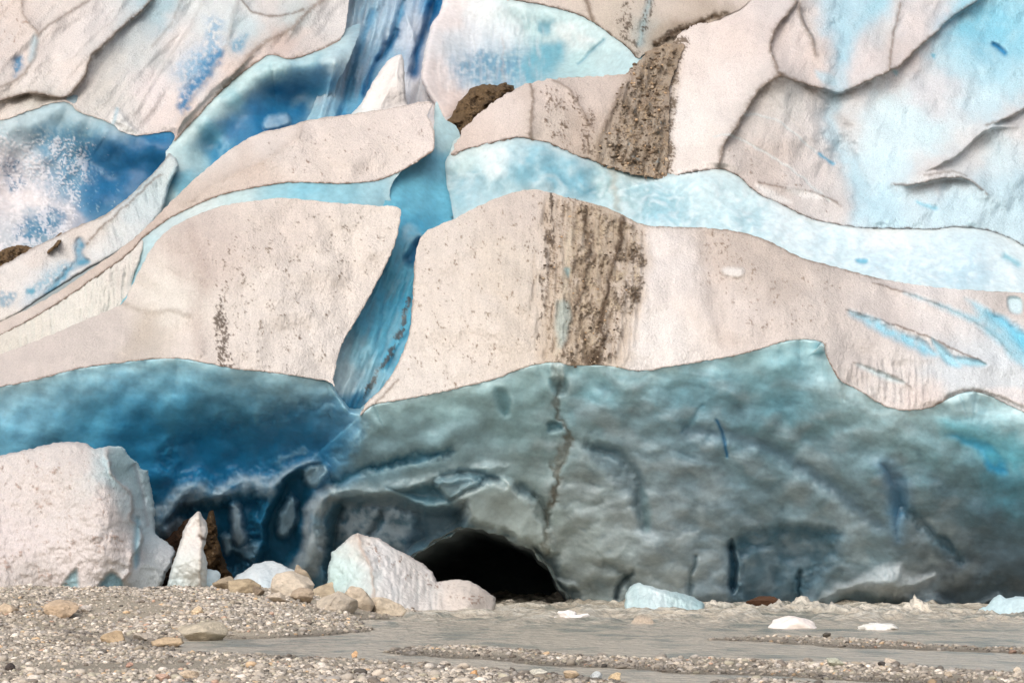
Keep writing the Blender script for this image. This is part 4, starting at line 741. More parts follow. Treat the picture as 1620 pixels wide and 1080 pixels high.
       blob([(1290, 952), (1330, 922), (1385, 900), (1425, 892), (1440, 908), (1478, 908), (1470, 925), (1425, 948), (1400, 940), (1340, 936)], (180, 186, 184), .75, 10, 6, dY=-.6, dsoft=26), blob([(1330, 945), (1400, 948), (1440, 955), (1440, 990), (1320, 990)], (72, 86, 92), .6, 10, 8, dY=.4), blob([(1455, 950), (1490, 945), (1520, 965), (1500, 985), (1450, 985)], (82, 90, 94), .7, 6, 5, dY=-.5),
       groove([(1548, 958), (1580, 942)], -.2, 5, (130, 135, 135), .6, 5), blob([(1500, 930), (1660, 930), (1660, 1000), (1520, 1000)], (70, 84, 92), .6, 18, 10, dY=.4), groove([(1000, 905), (980, 925), (975, 945)], .4, 5, (70, 88, 94), .8, 4), groove([(955, 895), (985, 905), (1000, 930)], .3, 8, (96, 112, 114), .6, 7),
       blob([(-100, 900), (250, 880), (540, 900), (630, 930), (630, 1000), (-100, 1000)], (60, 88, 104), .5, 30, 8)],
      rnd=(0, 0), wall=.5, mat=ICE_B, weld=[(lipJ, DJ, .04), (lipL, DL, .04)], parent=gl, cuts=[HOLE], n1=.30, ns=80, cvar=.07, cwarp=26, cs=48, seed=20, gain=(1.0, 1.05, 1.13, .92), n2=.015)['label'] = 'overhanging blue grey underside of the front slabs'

# ---- tunnel behind the opening
def tunnel():
    hole = smooth(HOLE, True, 3); n = len(hole)
    y0 = cave_depth(hole[:, 0], hole[:, 1])
    V = []; C = []; Q = []
    cx, cy = hole.mean(0)
    rings = 16
    for k in range(rings):
        t = k / (rings - 1)
        sx = 1.06 - 0.35 * t; sy = 1.06 - 0.30 * t
        x = cx + (hole[:, 0] - cx) * sx + 60 * t * t; y = cy + 20 * t + (hole[:, 1] - cy) * sy
        a = np.arange(n)
        x = x + 5 * fbm(a / 5.0, np.full(n, k * .7), 3, 5); y = y + 5 * fbm(a / 5.0 + 9, np.full(n, k * .7), 3, 6)
        V.append(at(x, y, y0 - 0.2 + t * 16)); C.append(np.tile(lin((120, 134, 140)), (n, 1)))
        if k:
            i = (k - 1) * n + a; j = (k - 1) * n + (a + 1) % n
            Q.append(np.stack([i, j, j + n, i + n], 1))
    V = np.concatenate(V); C = np.concatenate(C)
    o = mesh_obj('cave_tunnel', V, np.concatenate(Q), C, ICE_B, gl, ngons=[list(range((rings - 1) * n, rings * n))])
    o['label'] = 'black tunnel mouth the river runs out of'
tunnel()

def rubble(parent, snap, poly, n, smin, smax, seed, label):
    """small stones frozen into a dirt band, lying on the sheet's surface"""
    r = np.random.default_rng(seed); X, Y, V, col = snap
    d = pdist(X, Y, smooth(poly, True, 4), True)
    dark = np.clip(1.1 - col.mean(1) * 1.6, .05, 1)
    w = sstep(6, -14, d + 10 * fbm(X / 14, Y / 14, 3, seed)) * dark ** 2
    i = r.choice(len(X), n, p=w / w.sum())
    T = np.stack([rock_verts(1, 700 + k, 6, (.5, .9), .05)[0] for k in range(10)]); f = ICO[1][1]; nv = len(ICO[1][0])
    s = smin + (smax - smin) * r.random(n) ** 3
    v = T[r.integers(0, 10, n)] * (np.stack([r.uniform(.7, 1.5, n), r.uniform(.7, 1.1, n), r.uniform(.5, .9, n)], 1) * s[:, None])[:, None, :]
    v = v + (V[i] + np.stack([r.normal(0, .03, n), r.uniform(-.03, .02, n), r.normal(0, .03, n)], 1))[:, None, :]
    pal = lin(np.array([(120, 102, 84), (96, 80, 64), (150, 132, 112), (176, 158, 136), (136, 124, 112), (80, 68, 56), (190, 160, 128)]))
    c = pal[r.integers(0, 7, n)]
    o = mesh_obj('rubble', v.reshape(-1, 3), np.zeros((0, 4)), np.repeat(c, nv, 0), PEB, parent, tris=(f[None] + (np.arange(n) * nv)[:, None, None]).reshape(-1, 3))
    o['label'] = label; o['kind'] = 'stuff'
_rub = []

# ================================================================== GROUND AND WATER
def gp(pts, z=0.0):
    P = np.asarray(pts, float); g = ground(P[:, 0], P[:, 1], z); return g[:, :2]

bars = [  # waterline outlines of the gravel, in photograph pixels on the water plane, with height and bank width
    ([(-300, 1008), (0, 1000), (130, 1002), (200, 1012), (260, 1010), (400, 1010), (500, 1006), (560, 1000), (585, 993), (560, 985), (600, 980), (650, 975), (690, 970), (680, 962), (600, 955), (400, 945), (0, 945), (-300, 945)], .68, 5.5),
    ([(-300, 985), (-50, 985), (60, 990), (130, 998), (190, 1006), (240, 1014), (285, 1021), (270, 1027), (330, 1034), (420, 1036), (520, 1041), (620, 1047), (720, 1054), (820, 1062), (950, 1074), (1030, 1088), (1100, 1140), (1100, 1300), (-300, 1300)], .10, 7.0),
    ([(598, 1032), (650, 1026), (700, 1024), (800, 1026), (900, 1035), (1000, 1041), (1200, 1045), (1400, 1053), (1620, 1066), (1900, 1080), (1900, 1110), (1620, 1094), (1450, 1081), (1350, 1077), (1200, 1069), (1050, 1062), (950, 1057), (850, 1050), (750, 1043), (650, 1036)], .06, 2.2),
    ([(1120, 1011), (1200, 1009), (1300, 1010), (1400, 1014), (1500, 1021), (1620, 1027), (1900, 1040), (1900, 1048), (1620, 1034), (1450, 1028), (1300, 1022), (1210, 1015)], .06, 2.0),
    ([(1150, 1078), (1300, 1082), (1500, 1100), (1700, 1130), (1700, 1300), (1130, 1300), (1100, 1100)], .05, 3.0)]
bars_w = [(smooth(gp(p), True, 5), h, w) for p, h, w in bars]

def terrain_z(x, y):
    z = np.full(x.shape, -0.45) + 0.05 * fbm(x / 3, y / 5, 3, 7)
    for P, h, w in bars_w:
        k = (x > P[:, 0].min() - 4) & (x < P[:, 0].max() + 4) & (y > P[:, 1].min() - 6) & (y < P[:, 1].max() + 6)
        xx, yy = x[k], y[k]
        d = -pdist(xx, yy, P, True)
        d = d + 0.35 * fbm(xx / 1.2, yy / 3.5, 3, 8)
        hh = np.where(d > 0, h * np.clip(d / w, 0, 1) ** .8 + 0.03 * np.minimum(d, 1.0), np.maximum(d * .25, -.45))
        hh = hh + np.where(d > 0, 1, 0) * (.02 + .15 * h) * fbm(xx / 1.5, yy / 3, 3, 9) * np.clip(d, 0, 1)
        z[k] = np.maximum(z[k], hh)
    return z

def grid_obj(name, xs, ys, zf, colf, mat):
    x, y = np.meshgrid(xs, ys); z = zf(x, y)
    nx, ny = len(xs), len(ys)
    i = np.arange(nx * ny).reshape(ny, nx)
    Q = np.stack([i[:-1, :-1], i[:-1, 1:], i[1:, 1:], i[1:, :-1]], -1).reshape(-1, 4)
    V = np.stack([x, y, z], -1).reshape(-1, 3)
    C = colf(x.ravel(), y.ravel(), z.ravel())
    return mesh_obj(name, V, Q, C, mat)

def ground_col(x, y, z):
    c = np.tile(lin((180, 169, 152)), (len(x), 1))
    n = fbm(x / 2.5, y / 5, 4, 17)
    c *= (1 + .25 * n)[:, None]
    wet = sstep(.09, .0, z)
    c *= (1 - .45 * wet)[:, None]
    return c

gx = np.arange(-30, 30, .11); gyv = np.concatenate([np.arange(-75, -20, .16), np.arange(-20, 14, .22)])
g = grid_obj('gravel_ground', gx, gyv, terrain_z, ground_col, SAND); tag(g, kind='structure')
# far ground: one sheet to the horizon, a little lower than the river bed
far = mesh_obj('ground', [(-1500, -1500, -.75), (1500, -1500, -.75), (1500, 1500, -.75), (-1500, 1500, -.75)], [[0, 1, 2, 3]], np.tile(lin((150, 140, 126)), (4, 1)), SAND); tag(far, kind='structure')

# ---- river
def wave_field(x, y):
    # rough water: stronger towards the glacier and to the right of the cave
    d = y + 100
    rough = sstep(-32, -8, y) * sstep(-11, -5.5, x)
    a = fbm(x / 1.3 + .2 * y, y / 1.8, 4, 3); b = fbm(x / .5, y / .9, 3, 4)
    z = .02 * fbm(x / .8, y / 1.2, 4, 5, .6)
    crest = 1 - np.abs(pn(x / 2.2 + .4 * fbm(x / 2, y / 3, 2, 9), y / 3.2, 12)) * 2.2
    z = z + rough * (.10 * a + .05 * b + .14 * sstep(.45, 1, crest) * sstep(-26, -10, y))
    return z, rough, crest, b

breakers = [(800, 946, 1.5, .25), (860, 951, 1.7, .30), (905, 951, 1.2, .28), (965, 957, 1.5, .32), (1000, 960, 1.0, .22), (1075, 966, 1.2, .18), (1130, 966, 1.5, .22), (1245, 968, 1.1, .30), (1275, 966, .7, .42), (1335, 972, 1.4, .42), (1360, 975, .9, .30), (1447, 974, .6, .62), (1460, 977, 1.0, .3), (1530, 976, 1.0, .25), (1570, 983, 1.1, .22), (1160, 968, .9, .2), (1400, 980, .9, .16), (830, 957, 1.3, .16), (1210, 972, 1.2, .2), (745, 952, .9, .12), (660, 965, .9, .06)]
brk = [(gp([(a, b)])[0], r, h) for a, b, r, h in breakers]
def river_z(x, y):
    z, rough, crest, b = wave_field(x, y)
    for (c, r, h) in brk:
        k = (np.abs(x - c[0]) < 3 * r) & (np.abs(y - c[1]) < 3)
        xx, yy = x[k] - c[0], y[k] - c[1]
        e = np.exp(-(xx / r) ** 2 - (yy / .75) ** 2)
        z[k] += .75 * h * e * (.6 + 1.1 * fbm(x[k] / .45, y[k] / .6, 4, 21, .65))
    return z
def river_col(x, y, z):
    zz, rough, crest, b = wave_field(x, y)
    silt = lin((182, 171, 154)); deep = lin((124, 126, 116)); foam = lin((226, 217, 202))  # the deep tone paints shaded ripples as dark streaks
    n = .6 * fbm(x / 3.5, y / 10, 4, 31) + .6 * fbm(x / .9, y / 2.2, 3, 32)
    m = sstep(-.1, .5, n)
    c = silt + (deep - silt) * (m * .85)[:, None]
    f = rough * sstep(.62, .98, crest) * sstep(-.2, .35, b) * sstep(-26, -12, y) * .8
    f = np.maximum(f, sstep(.10, .28, z + .16 * fbm(x / .35, y / .5, 3, 35)) * .8)
    f = np.maximum(f, rough * sstep(.28, .6, fbm(x / .8, y / 2.2, 4, 33)) * .35)
    c = c + (foam - c) * np.clip(f, 0, 1)[:, None]
    return c
WAT, nt, b = new_mat('silty_water')
L = nt.links.new
a_ = nd(nt, 'ShaderNodeAttribute', attribute_name='Col'); L(a_.outputs['Color'], b.inputs['Base Color'])
b.inputs['Roughness'].default_value = .26; b.inputs['Specular IOR Level'].default_value = .4; b.inputs['IOR'].default_value = 1.33
tc = nd(nt, 'ShaderNodeTexCoord'); mp = nd(nt, 'ShaderNodeMapping'); mp.inputs['Scale'].default_value = (1, .55, 1); L(tc.outputs['Object'], mp.inputs['Vector'])
n1 = nd(nt, 'ShaderNodeTexNoise'); n1.inputs['Scale'].default_value = 3.2; n1.inputs['Detail'].default_value = 5; L(mp.outputs[0], n1.inputs['Vector'])
bp = nd(nt, 'ShaderNodeBump'); bp.inputs['Distance'].default_value = .3; bp.inputs['Strength'].default_value = 1; L(n1.outputs[0], bp.inputs['Height']); L(bp.outputs[0], b.inputs['Normal'])
rx = np.arange(-30, 30, .085); ry = np.concatenate([np.arange(-75, -35, .3), np.arange(-35, 28, .14)])
rv = grid_obj('river', rx, ry, river_z, river_col, WAT); tag(rv, kind='structure')

# ================================================================== STONES
def ico(sub):
    bm = bmesh.new(); bmesh.ops.create_icosphere(bm, subdivisions=sub, radius=1.0)
    bm.verts.ensure_lookup_table()
    v = np.array([q.co[:] for q in bm.verts]); f = np.array([[q.index for q in p.verts] for p in bm.faces]); bm.free()
    return v, f
ICO = {k: ico(k) for k in (1, 2, 3, 4, 5)}

def rock_verts(sub, seed, facets=9, cut=(.55, .85), noise=.05):
    v, f = ICO[sub]; v = v.copy(); r = np.random.default_rng(seed)
    for _ in range(facets):
        n = r.normal(size=3); n /= np.linalg.norm(n); d = r.uniform(*cut)
        t = v @ n - d
        v -= np.maximum(t, 0)[:, None] * n * .92
    s = r.uniform(0, 50)
    k = 1 + noise * (fbm(v[:, 0] * 1.8 + s, v[:, 1] * 1.8 + v[:, 2] * 1.3, 4, 3) + fbm(v[:, 2] * 2.1 + s, v[:, 0] * 1.7 - v[:, 1], 4, 4))
    return v * k[:, None], f

def place_rock(name, px, py, w, h, rgb, label, cat='rock', group=None, seed=0, z=None, facets=15, depth=.9, mat=None, tilt=0.0, Y=None, noise=.06, sink=.38, sub=4, colvar=.12):
    """a rock whose base centre is seen at (px,py) and which covers w x h photograph pixels"""
    if Y is None:
        if z is not None:
            p = ground(np.array([px]), np.array([py]), z)[0]
        else:               # first hit of the sight line with the gravel
            yy = np.arange(-70, 6, .05); P = at(np.full(len(yy), px), np.full(len(yy), py), yy)
            hit = np.nonzero(P[:, 2] <= np.maximum(terrain_z(P[:, 0], P[:, 1]), 0))[0]
            p = P[hit[0]] if len(hit) else P[np.argmin(P[:, 2] - np.maximum(terrain_z(P[:, 0], P[:, 1]), 0))]
    else:
        p = at(np.array([px]), np.array([py]), np.array([Y]))[0]
    sc = (p[1] - CAM[1]) / F
    W, H = w * sc * 1.12, h * sc * 1.12
    v, f = rock_verts(sub, seed * 13 + 5, facets, (.42, .82), noise=noise * 1.5)
    v -= (v.max(0) + v.min(0)) / 2; e = v.max(0) - v.min(0)
    v = v / e * np.array([W, W * depth, H * (1 + sink)])
    if tilt:
        c, s = math.cos(tilt), math.sin(tilt); x, zc = v[:, 0].copy(), v[:, 2].copy(); v[:, 0] = c * x - s * zc; v[:, 2] = s * x + c * zc
    v[:, 2] -= v[:, 2].min() + H * sink
    nn = fbm(v[:, 0] * 4 / max(W, .2) + seed, v[:, 2] * 5 / max(W, .2) + v[:, 1] * 3 / max(W, .2), 4, 9)
    c = np.tile(lin(rgb) * .98, (len(v), 1)) * (1 + colvar * 1.6 * nn)[:, None]
    o = mesh_obj(name, v, np.zeros((0, 4)), c, mat or ROCK, tris=f)
    o.location = (p[0], p[1] + W * depth * .12, p[2] + .02)
    tag(o, label, cat, group)
    return o

TAN = (204, 190, 172); GRY = (172, 163, 152); ORG = (205, 172, 134); PAL = (212, 202, 190)
GB = 'boulders at the water edge'
place_rock('boulder', 462, 942, 62, 34, TAN, 'large rounded tan boulder, the highest of the cluster left of the white ice block', 'boulder', GB, 1)
place_rock('boulder', 476, 925, 30, 28, (168, 152, 132), 'brown boulder peeking out behind the large rounded tan boulder', 'boulder', GB, 2, Y=-5.5)
place_rock('boulder', 520, 946, 58, 24, (176, 160, 138), 'long flat topped brown boulder right of the large tan boulder', 'boulder', GB, 3, facets=12)
place_rock('boulder', 567, 961, 46, 30, (200, 184, 164), 'blocky pale boulder with a stepped top touching the white ice block', 'boulder', GB, 4, facets=12)
place_rock('boulder', 529, 966, 64, 27, (202, 188, 170), 'wide pale boulder sloping to the water in front of the flat topped one', 'boulder', GB, 5)
place_rock('boulder', 613, 971, 55, 23, (206, 190, 168), 'light wedge shaped boulder at the water, rightmost of the cluster', 'boulder', GB, 6)
place_rock('boulder', 592, 960, 18, 12, (150, 118, 90), 'small reddish brown boulder wedged between two pale boulders', 'boulder', GB, 7)
place_rock('boulder', 478, 952, 34, 20, (178, 160, 140), 'pointed brown boulder at the foot of the large tan boulder', 'boulder', GB, 8, facets=14)
place_rock('boulder', 388, 938, 50, 20, (176, 158, 132), 'low cracked brown boulder left of the white ice wedge', 'boulder', GB, 9)
place_rock('boulder', 356, 932, 36, 18, (168, 152, 130), 'rounded brown boulder beside the foot of the ice pinnacle', 'boulder', GB, 10)
place_rock('boulder', 437, 952, 28, 13, (205, 190, 172), 'pale flat boulder on the gravel below the large tan boulder', 'boulder', GB, 11)
place_rock('boulder', 409, 941, 18, 12, (140, 124, 106), 'dark little boulder between the cracked one and the large tan one', 'boulder', GB, 12)
place_rock('boulder', 97, 976, 50, 24, (202, 178, 152), 'angular orange brown boulder alone on the left gravel', 'boulder', None, 13, facets=14)
place_rock('boulder', 12, 970, 30, 14, (205, 184, 160), 'pale flat boulder on gravel at the left edge', 'boulder', None, 14)
place_rock('boulder', 319, 1012, 74, 25, (192, 180, 160), 'broad streaked boulder standing in the pool', 'boulder', None, 15, z=0)
place_rock('boulder', 265, 1022, 46, 12, (200, 176, 146), 'low orange tan boulder at the near side of the pool', 'boulder', None, 16)
place_rock('boulder', 230, 1013, 38, 10, (186, 174, 160), 'flat pale grey boulder pointing into the pool', 'boulder', None, 17)
place_rock('boulder', 178, 1016, 34, 16, (188, 164, 134), 'tan boulder lying in the gravel left of the pool', 'boulder', None, 18)
place_rock('stone', 312, 971, 18, 11, (226, 202, 170), 'small peaked cream stone on the gravel above the pool', 'stone', None, 19)
place_rock('stone', 136, 968, 16, 9, (210, 200, 190), 'pale stone beside the angular orange boulder', 'stone', None, 20)
place_rock('stone', 561, 1040, 9, 9, (220, 180, 140), 'tiny orange stone standing up on the near shore', 'stone', None, 21)
place_rock('stone', 750, 1071, 12, 9, (226, 178, 130), 'bright orange stone in the near gravel, middle of the photo', 'stone', None, 22)
place_rock('stone', 972, 1076, 18, 10, (222, 196, 160), 'rounded cream stone at the edge of the near channel', 'stone', None, 23)
place_rock('stone', 943, 1072, 17, 8, (200, 204, 204), 'bluish white stone left of the rounded cream stone', 'stone', None, 24)
place_rock('stone', 852, 1069, 26, 9, (212, 206, 192), 'flat whitish stone in the near gravel', 'stone', None, 25)
place_rock('stone', 904, 1074, 24, 11, (214, 190, 160), 'broad tan stone right of the flat whitish stone', 'stone', None, 26)
place_rock('stone', 1323, 1053, 28, 10, (196, 196, 178), 'greenish grey flat stone on the middle gravel bar', 'stone', None, 27)
place_rock('stone', 1407, 1052, 20, 9, (214, 198, 180), 'cream stone on the middle gravel bar right of the dark one', 'stone', None, 28)
place_rock('stone', 1395, 1054, 11, 6, (90, 84, 80), 'dark grey stone on the middle gravel bar', 'stone', None, 29)
place_rock('stone', 1308, 1008, 12, 6, (96, 90, 82), 'dark stone on the thin far gravel bar', 'stone', None, 30)
place_rock('stone', 1609, 1066, 12, 9, (222, 206, 186), 'pale stone on the middle bar at the right edge', 'stone', None, 31)
place_rock('stone', 704, 1054, 18, 7, (206, 194, 180), 'pale rounded stone at the top edge of the near gravel', 'stone', None, 32)
place_rock('stone', 1500, 1071, 12, 7, (196, 180, 160), 'brown stone on the middle bar near the right', 'stone', None, 33)
place_rock('stone', 16, 1060, 14, 9, (84, 76, 72), 'dark stone on the sand at the lower left', 'stone', None, 34)
place_rock('stone', 298, 1074, 30, 11, (214, 192, 166), 'cream and tan stone at the bottom, left of centre', 'stone', None, 35)
place_rock('stone', 258, 1077, 22, 9, (198, 166, 148), 'pinkish stone at the bottom left of the cream and tan stone', 'stone', None, 36)
place_rock('stone', 205, 1055, 11, 6, (196, 158, 140), 'reddish stone on bare sand at the lower left', 'stone', None, 37)
place_rock('rock', 1207, 959, 50, 14, (88, 62, 46), 'flat dark brown rock at the foot of the cave wall', 'rock', None, 38, Y=0, facets=10, depth=.6)
place_rock('rock', 600, 968, 60, 7, (120, 104, 84), 'low wet brown rock ledge under the pale boulders', 'rock', None, 39, z=0)

rubble([o for o in gl.children if o.get('label', '').startswith('wide beige')][0], SNAP_L, [(862, 312), (1000, 345), (1025, 390), (1015, 480), (985, 583), (850, 578), (850, 480)], 420, .015, .065, 5, 'stones and grit frozen into the brown stripes')
rubble([o for o in gl.children if o.get('label', '').startswith('pink beige')][0], SNAP_C, [(1028, 78), (1082, 74), (1062, 130), (1058, 284), (1000, 278), (948, 255), (955, 200), (990, 120)], 560, .02, .10, 6, 'stones and grit of the broad rubble band')
# bedrock showing through the ice
def bedrock(name, poly, depth, rgb, rgb2, label, thick, seed, group=None):
    P = np.asarray(poly, float); c = P.mean(0)
    o = sheet(name, poly, depth, [(c[0] - 15, c[1], rgb), (c[0] + 15, c[1] + 5, rgb2), (c[0], c[1] - 15, rgb)],
              [lumps(P.tolist(), .8, 16, 1.3, 6, seed=seed + 80, dark=(60, 46, 34), amt=.5), speck(P.tolist(), dens=.55, sc=6, asp=.7, soft=5, rgb=(58, 46, 36), h=.12, seed=seed), speck(P.tolist(), dens=.45, sc=5, asp=.7, soft=5, rgb=(168, 140, 108), h=.1, seed=seed + 1)],
              solid=thick, mat=DIRT, rnd=(9, .7), n1=.4, ns=22, n2=.25, rag=2.5, cs=10, cvar=.2, seed=seed)
    return tag(o, label, 'rock', group)
bedrock('bedrock_outcrop', [(705, 200), (716, 180), (728, 160), (742, 144), (760, 135), (782, 134), (804, 133), (816, 148), (800, 175), (770, 200), (740, 212)], [(710, 195, 13.2), (760, 137, 14.6), (812, 145, 14), (760, 190, 12.6)], (132, 108, 80), (104, 84, 62), 'brown bedrock pocket between the ice bowl and the rubble topped block', 1.5, 131)
bedrock('bedrock_outcrop', [(-40, 402), (0, 397), (20, 390), (42, 388), (54, 396), (48, 412), (20, 430), (-40, 440)], [(-40, 400, 11), (40, 392, 10.6), (0, 425, 9.8)], (140, 114, 84), (110, 88, 64), 'brown bedrock lump at the left edge below the blue basin', 1.5, 133)
bedrock('bedrock_outcrop', [(62, 392), (68, 378), (80, 369), (92, 364), (98, 370), (95, 385), (75, 400)], [(64, 390, 11.7), (95, 366, 11.9), (80, 380, 11.4)], (146, 118, 86), (120, 96, 68), 'small brown bedrock lump right of the larger left edge one', 1, 135)
bedrock('bedrock', [(300, 930), (312, 860), (326, 822), (332, 808), (338, 812), (344, 835), (346, 860), (352, 875), (360, 900), (370, 916), (362, 935)], [(305, 930, 1.6), (332, 812, 2.0), (366, 920, 1.6), (338, 880, .9)], (98, 76, 52), (76, 58, 40), 'tall dark brown rock behind the ice pinnacle', 2, 137)
bedrock('bedrock', [(246, 930), (252, 848), (262, 842), (280, 838), (290, 826), (302, 822), (308, 860), (300, 930)], [(248, 930, 2.4), (300, 825, 2.6), (280, 880, 1.9)], (100, 74, 58), (78, 58, 44), 'reddish brown rock between the big ice block and the pinnacle', 2, 139)

# ================================================================== FALLEN ICE
def iceblock(name, poly, depth, cols, feats, label, thick, mat=ICE_W, group='fallen blocks of glacier ice', **kw):
    o = sheet(name, poly, depth, cols, feats, solid=thick, mat=mat, **kw)
    tag(o, label, 'ice block', group); return o

iceblock('ice_block', [(-90, 745), (0, 722), (40, 712), (75, 704), (110, 699), (135, 703), (150, 710), (165, 708), (185, 706), (197, 712), (203, 724), (214, 730), (222, 742), (232, 745), (237, 770), (243, 800), (245, 845), (262, 856), (276, 872), (270, 890), (262, 905), (250, 935), (200, 945), (100, 955), (0, 958), (-90, 960)],
         [(-90, 745, -3.5), (110, 700, -3.2), (165, 712, -3), (175, 735, -3.9), (200, 800, -4.2), (222, 860, -4.3), (205, 920, -5), (100, 800, -4.9), (0, 900, -5.8), (100, 930, -5.7), (-90, 900, -5.8), (200, 715, -1.2), (240, 790, -.6), (225, 790, -1.6), (245, 840, -1), (275, 872, -2.2), (255, 930, -3.4), (230, 920, -3.8)],
         [(60, 780, (222, 211, 205)), (120, 730, (218, 208, 202)), (20, 850, (224, 212, 208)), (120, 870, (228, 217, 212)), (170, 800, (222, 208, 201)), (200, 860, (218, 203, 196)), (190, 740, (190, 214, 218)), (215, 780, (200, 220, 224)), (230, 840, (206, 222, 226)), (240, 900, (222, 226, 226)), (260, 880, (222, 222, 222)), (40, 930, (206, 196, 190))],
         [ridge([(168, 710), (173, 735), (182, 758), (205, 778), (208, 800), (207, 820), (220, 835), (222, 860), (208, 880), (206, 900), (195, 915)], .35, 7, .35, 4, warp=3, rgb=(180, 152, 138), side=-1, step=1.4, w2=60), groove([(214, 735), (226, 780), (234, 830)], .15, 4, (195, 195, 198), .5, 4),
          blob([(98, 932), (108, 912), (116, 903), (123, 902), (122, 930)], (150, 190, 202), .8, 4, 3, dY=.2), blob([(158, 930), (166, 912), (178, 906), (193, 918), (194, 935)], (135, 180, 200), .8, 4, 4, dY=.25), blob([(215, 820), (222, 830), (220, 890), (212, 890)], (170, 205, 218), .8, 5, 3, dY=.4),
          lumps([(-60, 720), (160, 720), (200, 900), (-60, 940)], .14, 18, .9, 15, seed=71), lumps([(205, 880), (270, 860), (255, 930), (205, 930)], .4, 26, .9, 10, seed=72), speck([(-60, 730), (150, 720), (190, 900), (-60, 930)], dens=.40, sc=6, asp=1, soft=20, rgb=(190, 165, 152), h=.05)],
         'huge dirty white ice block with a pale blue side at the left edge', 4.5, rnd=(4, .25), seed=31, n1=.12, step=1.8, sharp=True, rag=1.8)
iceblock('ice_block', [(262, 950), (266, 920), (274, 890), (286, 855), (292, 835), (302, 820), (313, 809), (321, 818), (328, 832), (326, 855), (322, 870), (328, 890), (327, 910), (324, 935), (300, 950)],
         [(262, 935, -4.4), (325, 930, -4.2), (313, 812, -3.6), (290, 860, -4.2), (310, 880, -4.8), (326, 860, -4)],
         [(300, 850, (226, 220, 214)), (290, 900, (214, 222, 220)), (318, 850, (222, 214, 208)), (310, 900, (214, 214, 208)), (275, 930, (196, 210, 212))],
         [ridge([(313, 812), (318, 850), (316, 890), (318, 930)], .3, 9, .35, 3, rgb=(160, 140, 120)), groove([(316, 848), (322, 852), (328, 852)], .1, 3, (90, 70, 56), .9, 3, warp=3)],
         'slim white ice pinnacle standing on gravel in front of brown rock', 1.0, rnd=(5, .4), seed=32, n1=.1, step=1.6, mat=ICE_C)
iceblock('ice_block', [(322, 940), (326, 903), (338, 901), (348, 907), (346, 925), (342, 940)], [(322, 930, -3.6), (346, 925, -3.2), (336, 903, -3.4), (334, 925, -3.9)],
         [(335, 915, (226, 232, 234)), (330, 930, (190, 222, 232))], [], 'small bright ice chunk at the right foot of the pinnacle', .5, rnd=(4, .2), seed=33, n1=.05, step=1.6, mat=ICE_C)
iceblock('ice_block', [(365, 935), (372, 912), (388, 903), (400, 893), (412, 890), (430, 887), (445, 892), (462, 900), (480, 905), (492, 925), (480, 945)],
         [(365, 930, -3.2), (480, 930, -3), (430, 888, -2), (420, 915, -3.8), (470, 900, -2.4)], [(400, 910, (220, 226, 228)), (450, 905, (226, 230, 230)), (420, 925, (206, 218, 224))],
         [lumps([(365, 890), (490, 890), (490, 940), (365, 940)], .15, 16, .8, 5, seed=73)], 'low bright ice wedge behind the tan boulders', 1.5, rnd=(5, .3), seed=34, n1=.08, step=1.6, mat=ICE_C)
iceblock('ice_block', [(516, 985), (517, 940), (520, 900), (526, 874), (542, 862), (556, 848), (566, 844), (580, 848), (600, 852), (625, 868), (650, 880), (670, 892), (684, 905), (691, 922), (705, 918), (720, 915), (745, 920), (765, 932), (782, 944), (784, 952), (775, 985), (640, 985)],
         [(517, 960, -5.8), (522, 880, -5.2), (566, 846, -5.2), (580, 900, -6.6), (590, 960, -8.2), (640, 930, -7), (690, 930, -6), (680, 905, -5), (720, 917, -5.4), (740, 945, -7), (784, 952, -5.8), (640, 985, -8.6), (740, 985, -7.6)],
         [(545, 880, (206, 226, 224)), (540, 920, (196, 222, 220)), (570, 930, (210, 226, 224)), (560, 858, (222, 208, 198)), (600, 880, (222, 218, 216)), (620, 920, (216, 212, 210)), (660, 930, (216, 210, 205)), (650, 890, (222, 214, 208)), (720, 935, (218, 206, 196)), (760, 945, (200, 188, 178)), (585, 955, (224, 212, 205))],
         [ridge([(566, 846), (572, 870), (584, 890), (590, 920), (592, 945), (604, 965)], .45, 14, .45, 3.5, warp=4, rgb=(165, 135, 115)), ridge([(566, 846), (600, 852), (650, 880), (685, 906), (690, 925)], .0, 6, .25, 3, rgb=(180, 152, 138)), groove([(690, 922), (672, 940), (655, 970)], .15, 8, (206, 198, 192), .4, 7),
          flutes([(600, 880), (690, 920), (700, 970), (600, 970)], .1, 7, 4, amt=.15), speck([(570, 850), (650, 885), (780, 945), (760, 960), (690, 935), (600, 900)], dens=.45, sc=4, asp=1.3, soft=8, rgb=(140, 110, 92), h=.03)],
         'white ice block with one peak and a low tail at the tunnel mouth', 2.2, rnd=(4, .25), seed=35, n1=.10, step=1.7, mat=ICE_C, sharp=True, rag=1.5)
iceblock('ice_floe', [(990, 945), (996, 930), (1008, 922), (1025, 926), (1055, 933), (1085, 940), (1108, 950), (1114, 960), (1100, 975), (1000, 975)],
         [(990, 945, -4.5), (1008, 923, -4), (1110, 955, -4.5), (1050, 955, -5.4), (1020, 945, -5.2)], [(1005, 940, (190, 212, 214)), (1035, 940, (214, 228, 230)), (1070, 955, (190, 210, 212)), (1100, 958, (170, 196, 202))],
         [ridge([(1022, 927), (1060, 942), (1110, 962)], .2, 7, 0, 3), flutes([(990, 920), (1110, 940), (1110, 970), (990, 970)], .08, 8, 3, amt=.3, rgb=(225, 235, 236))], 'long pale blue ice slab stranded in the rapids below the cave wall', 1.2, rnd=(4, .3), seed=36, n1=.05, step=1.5, mat=ICE_C)
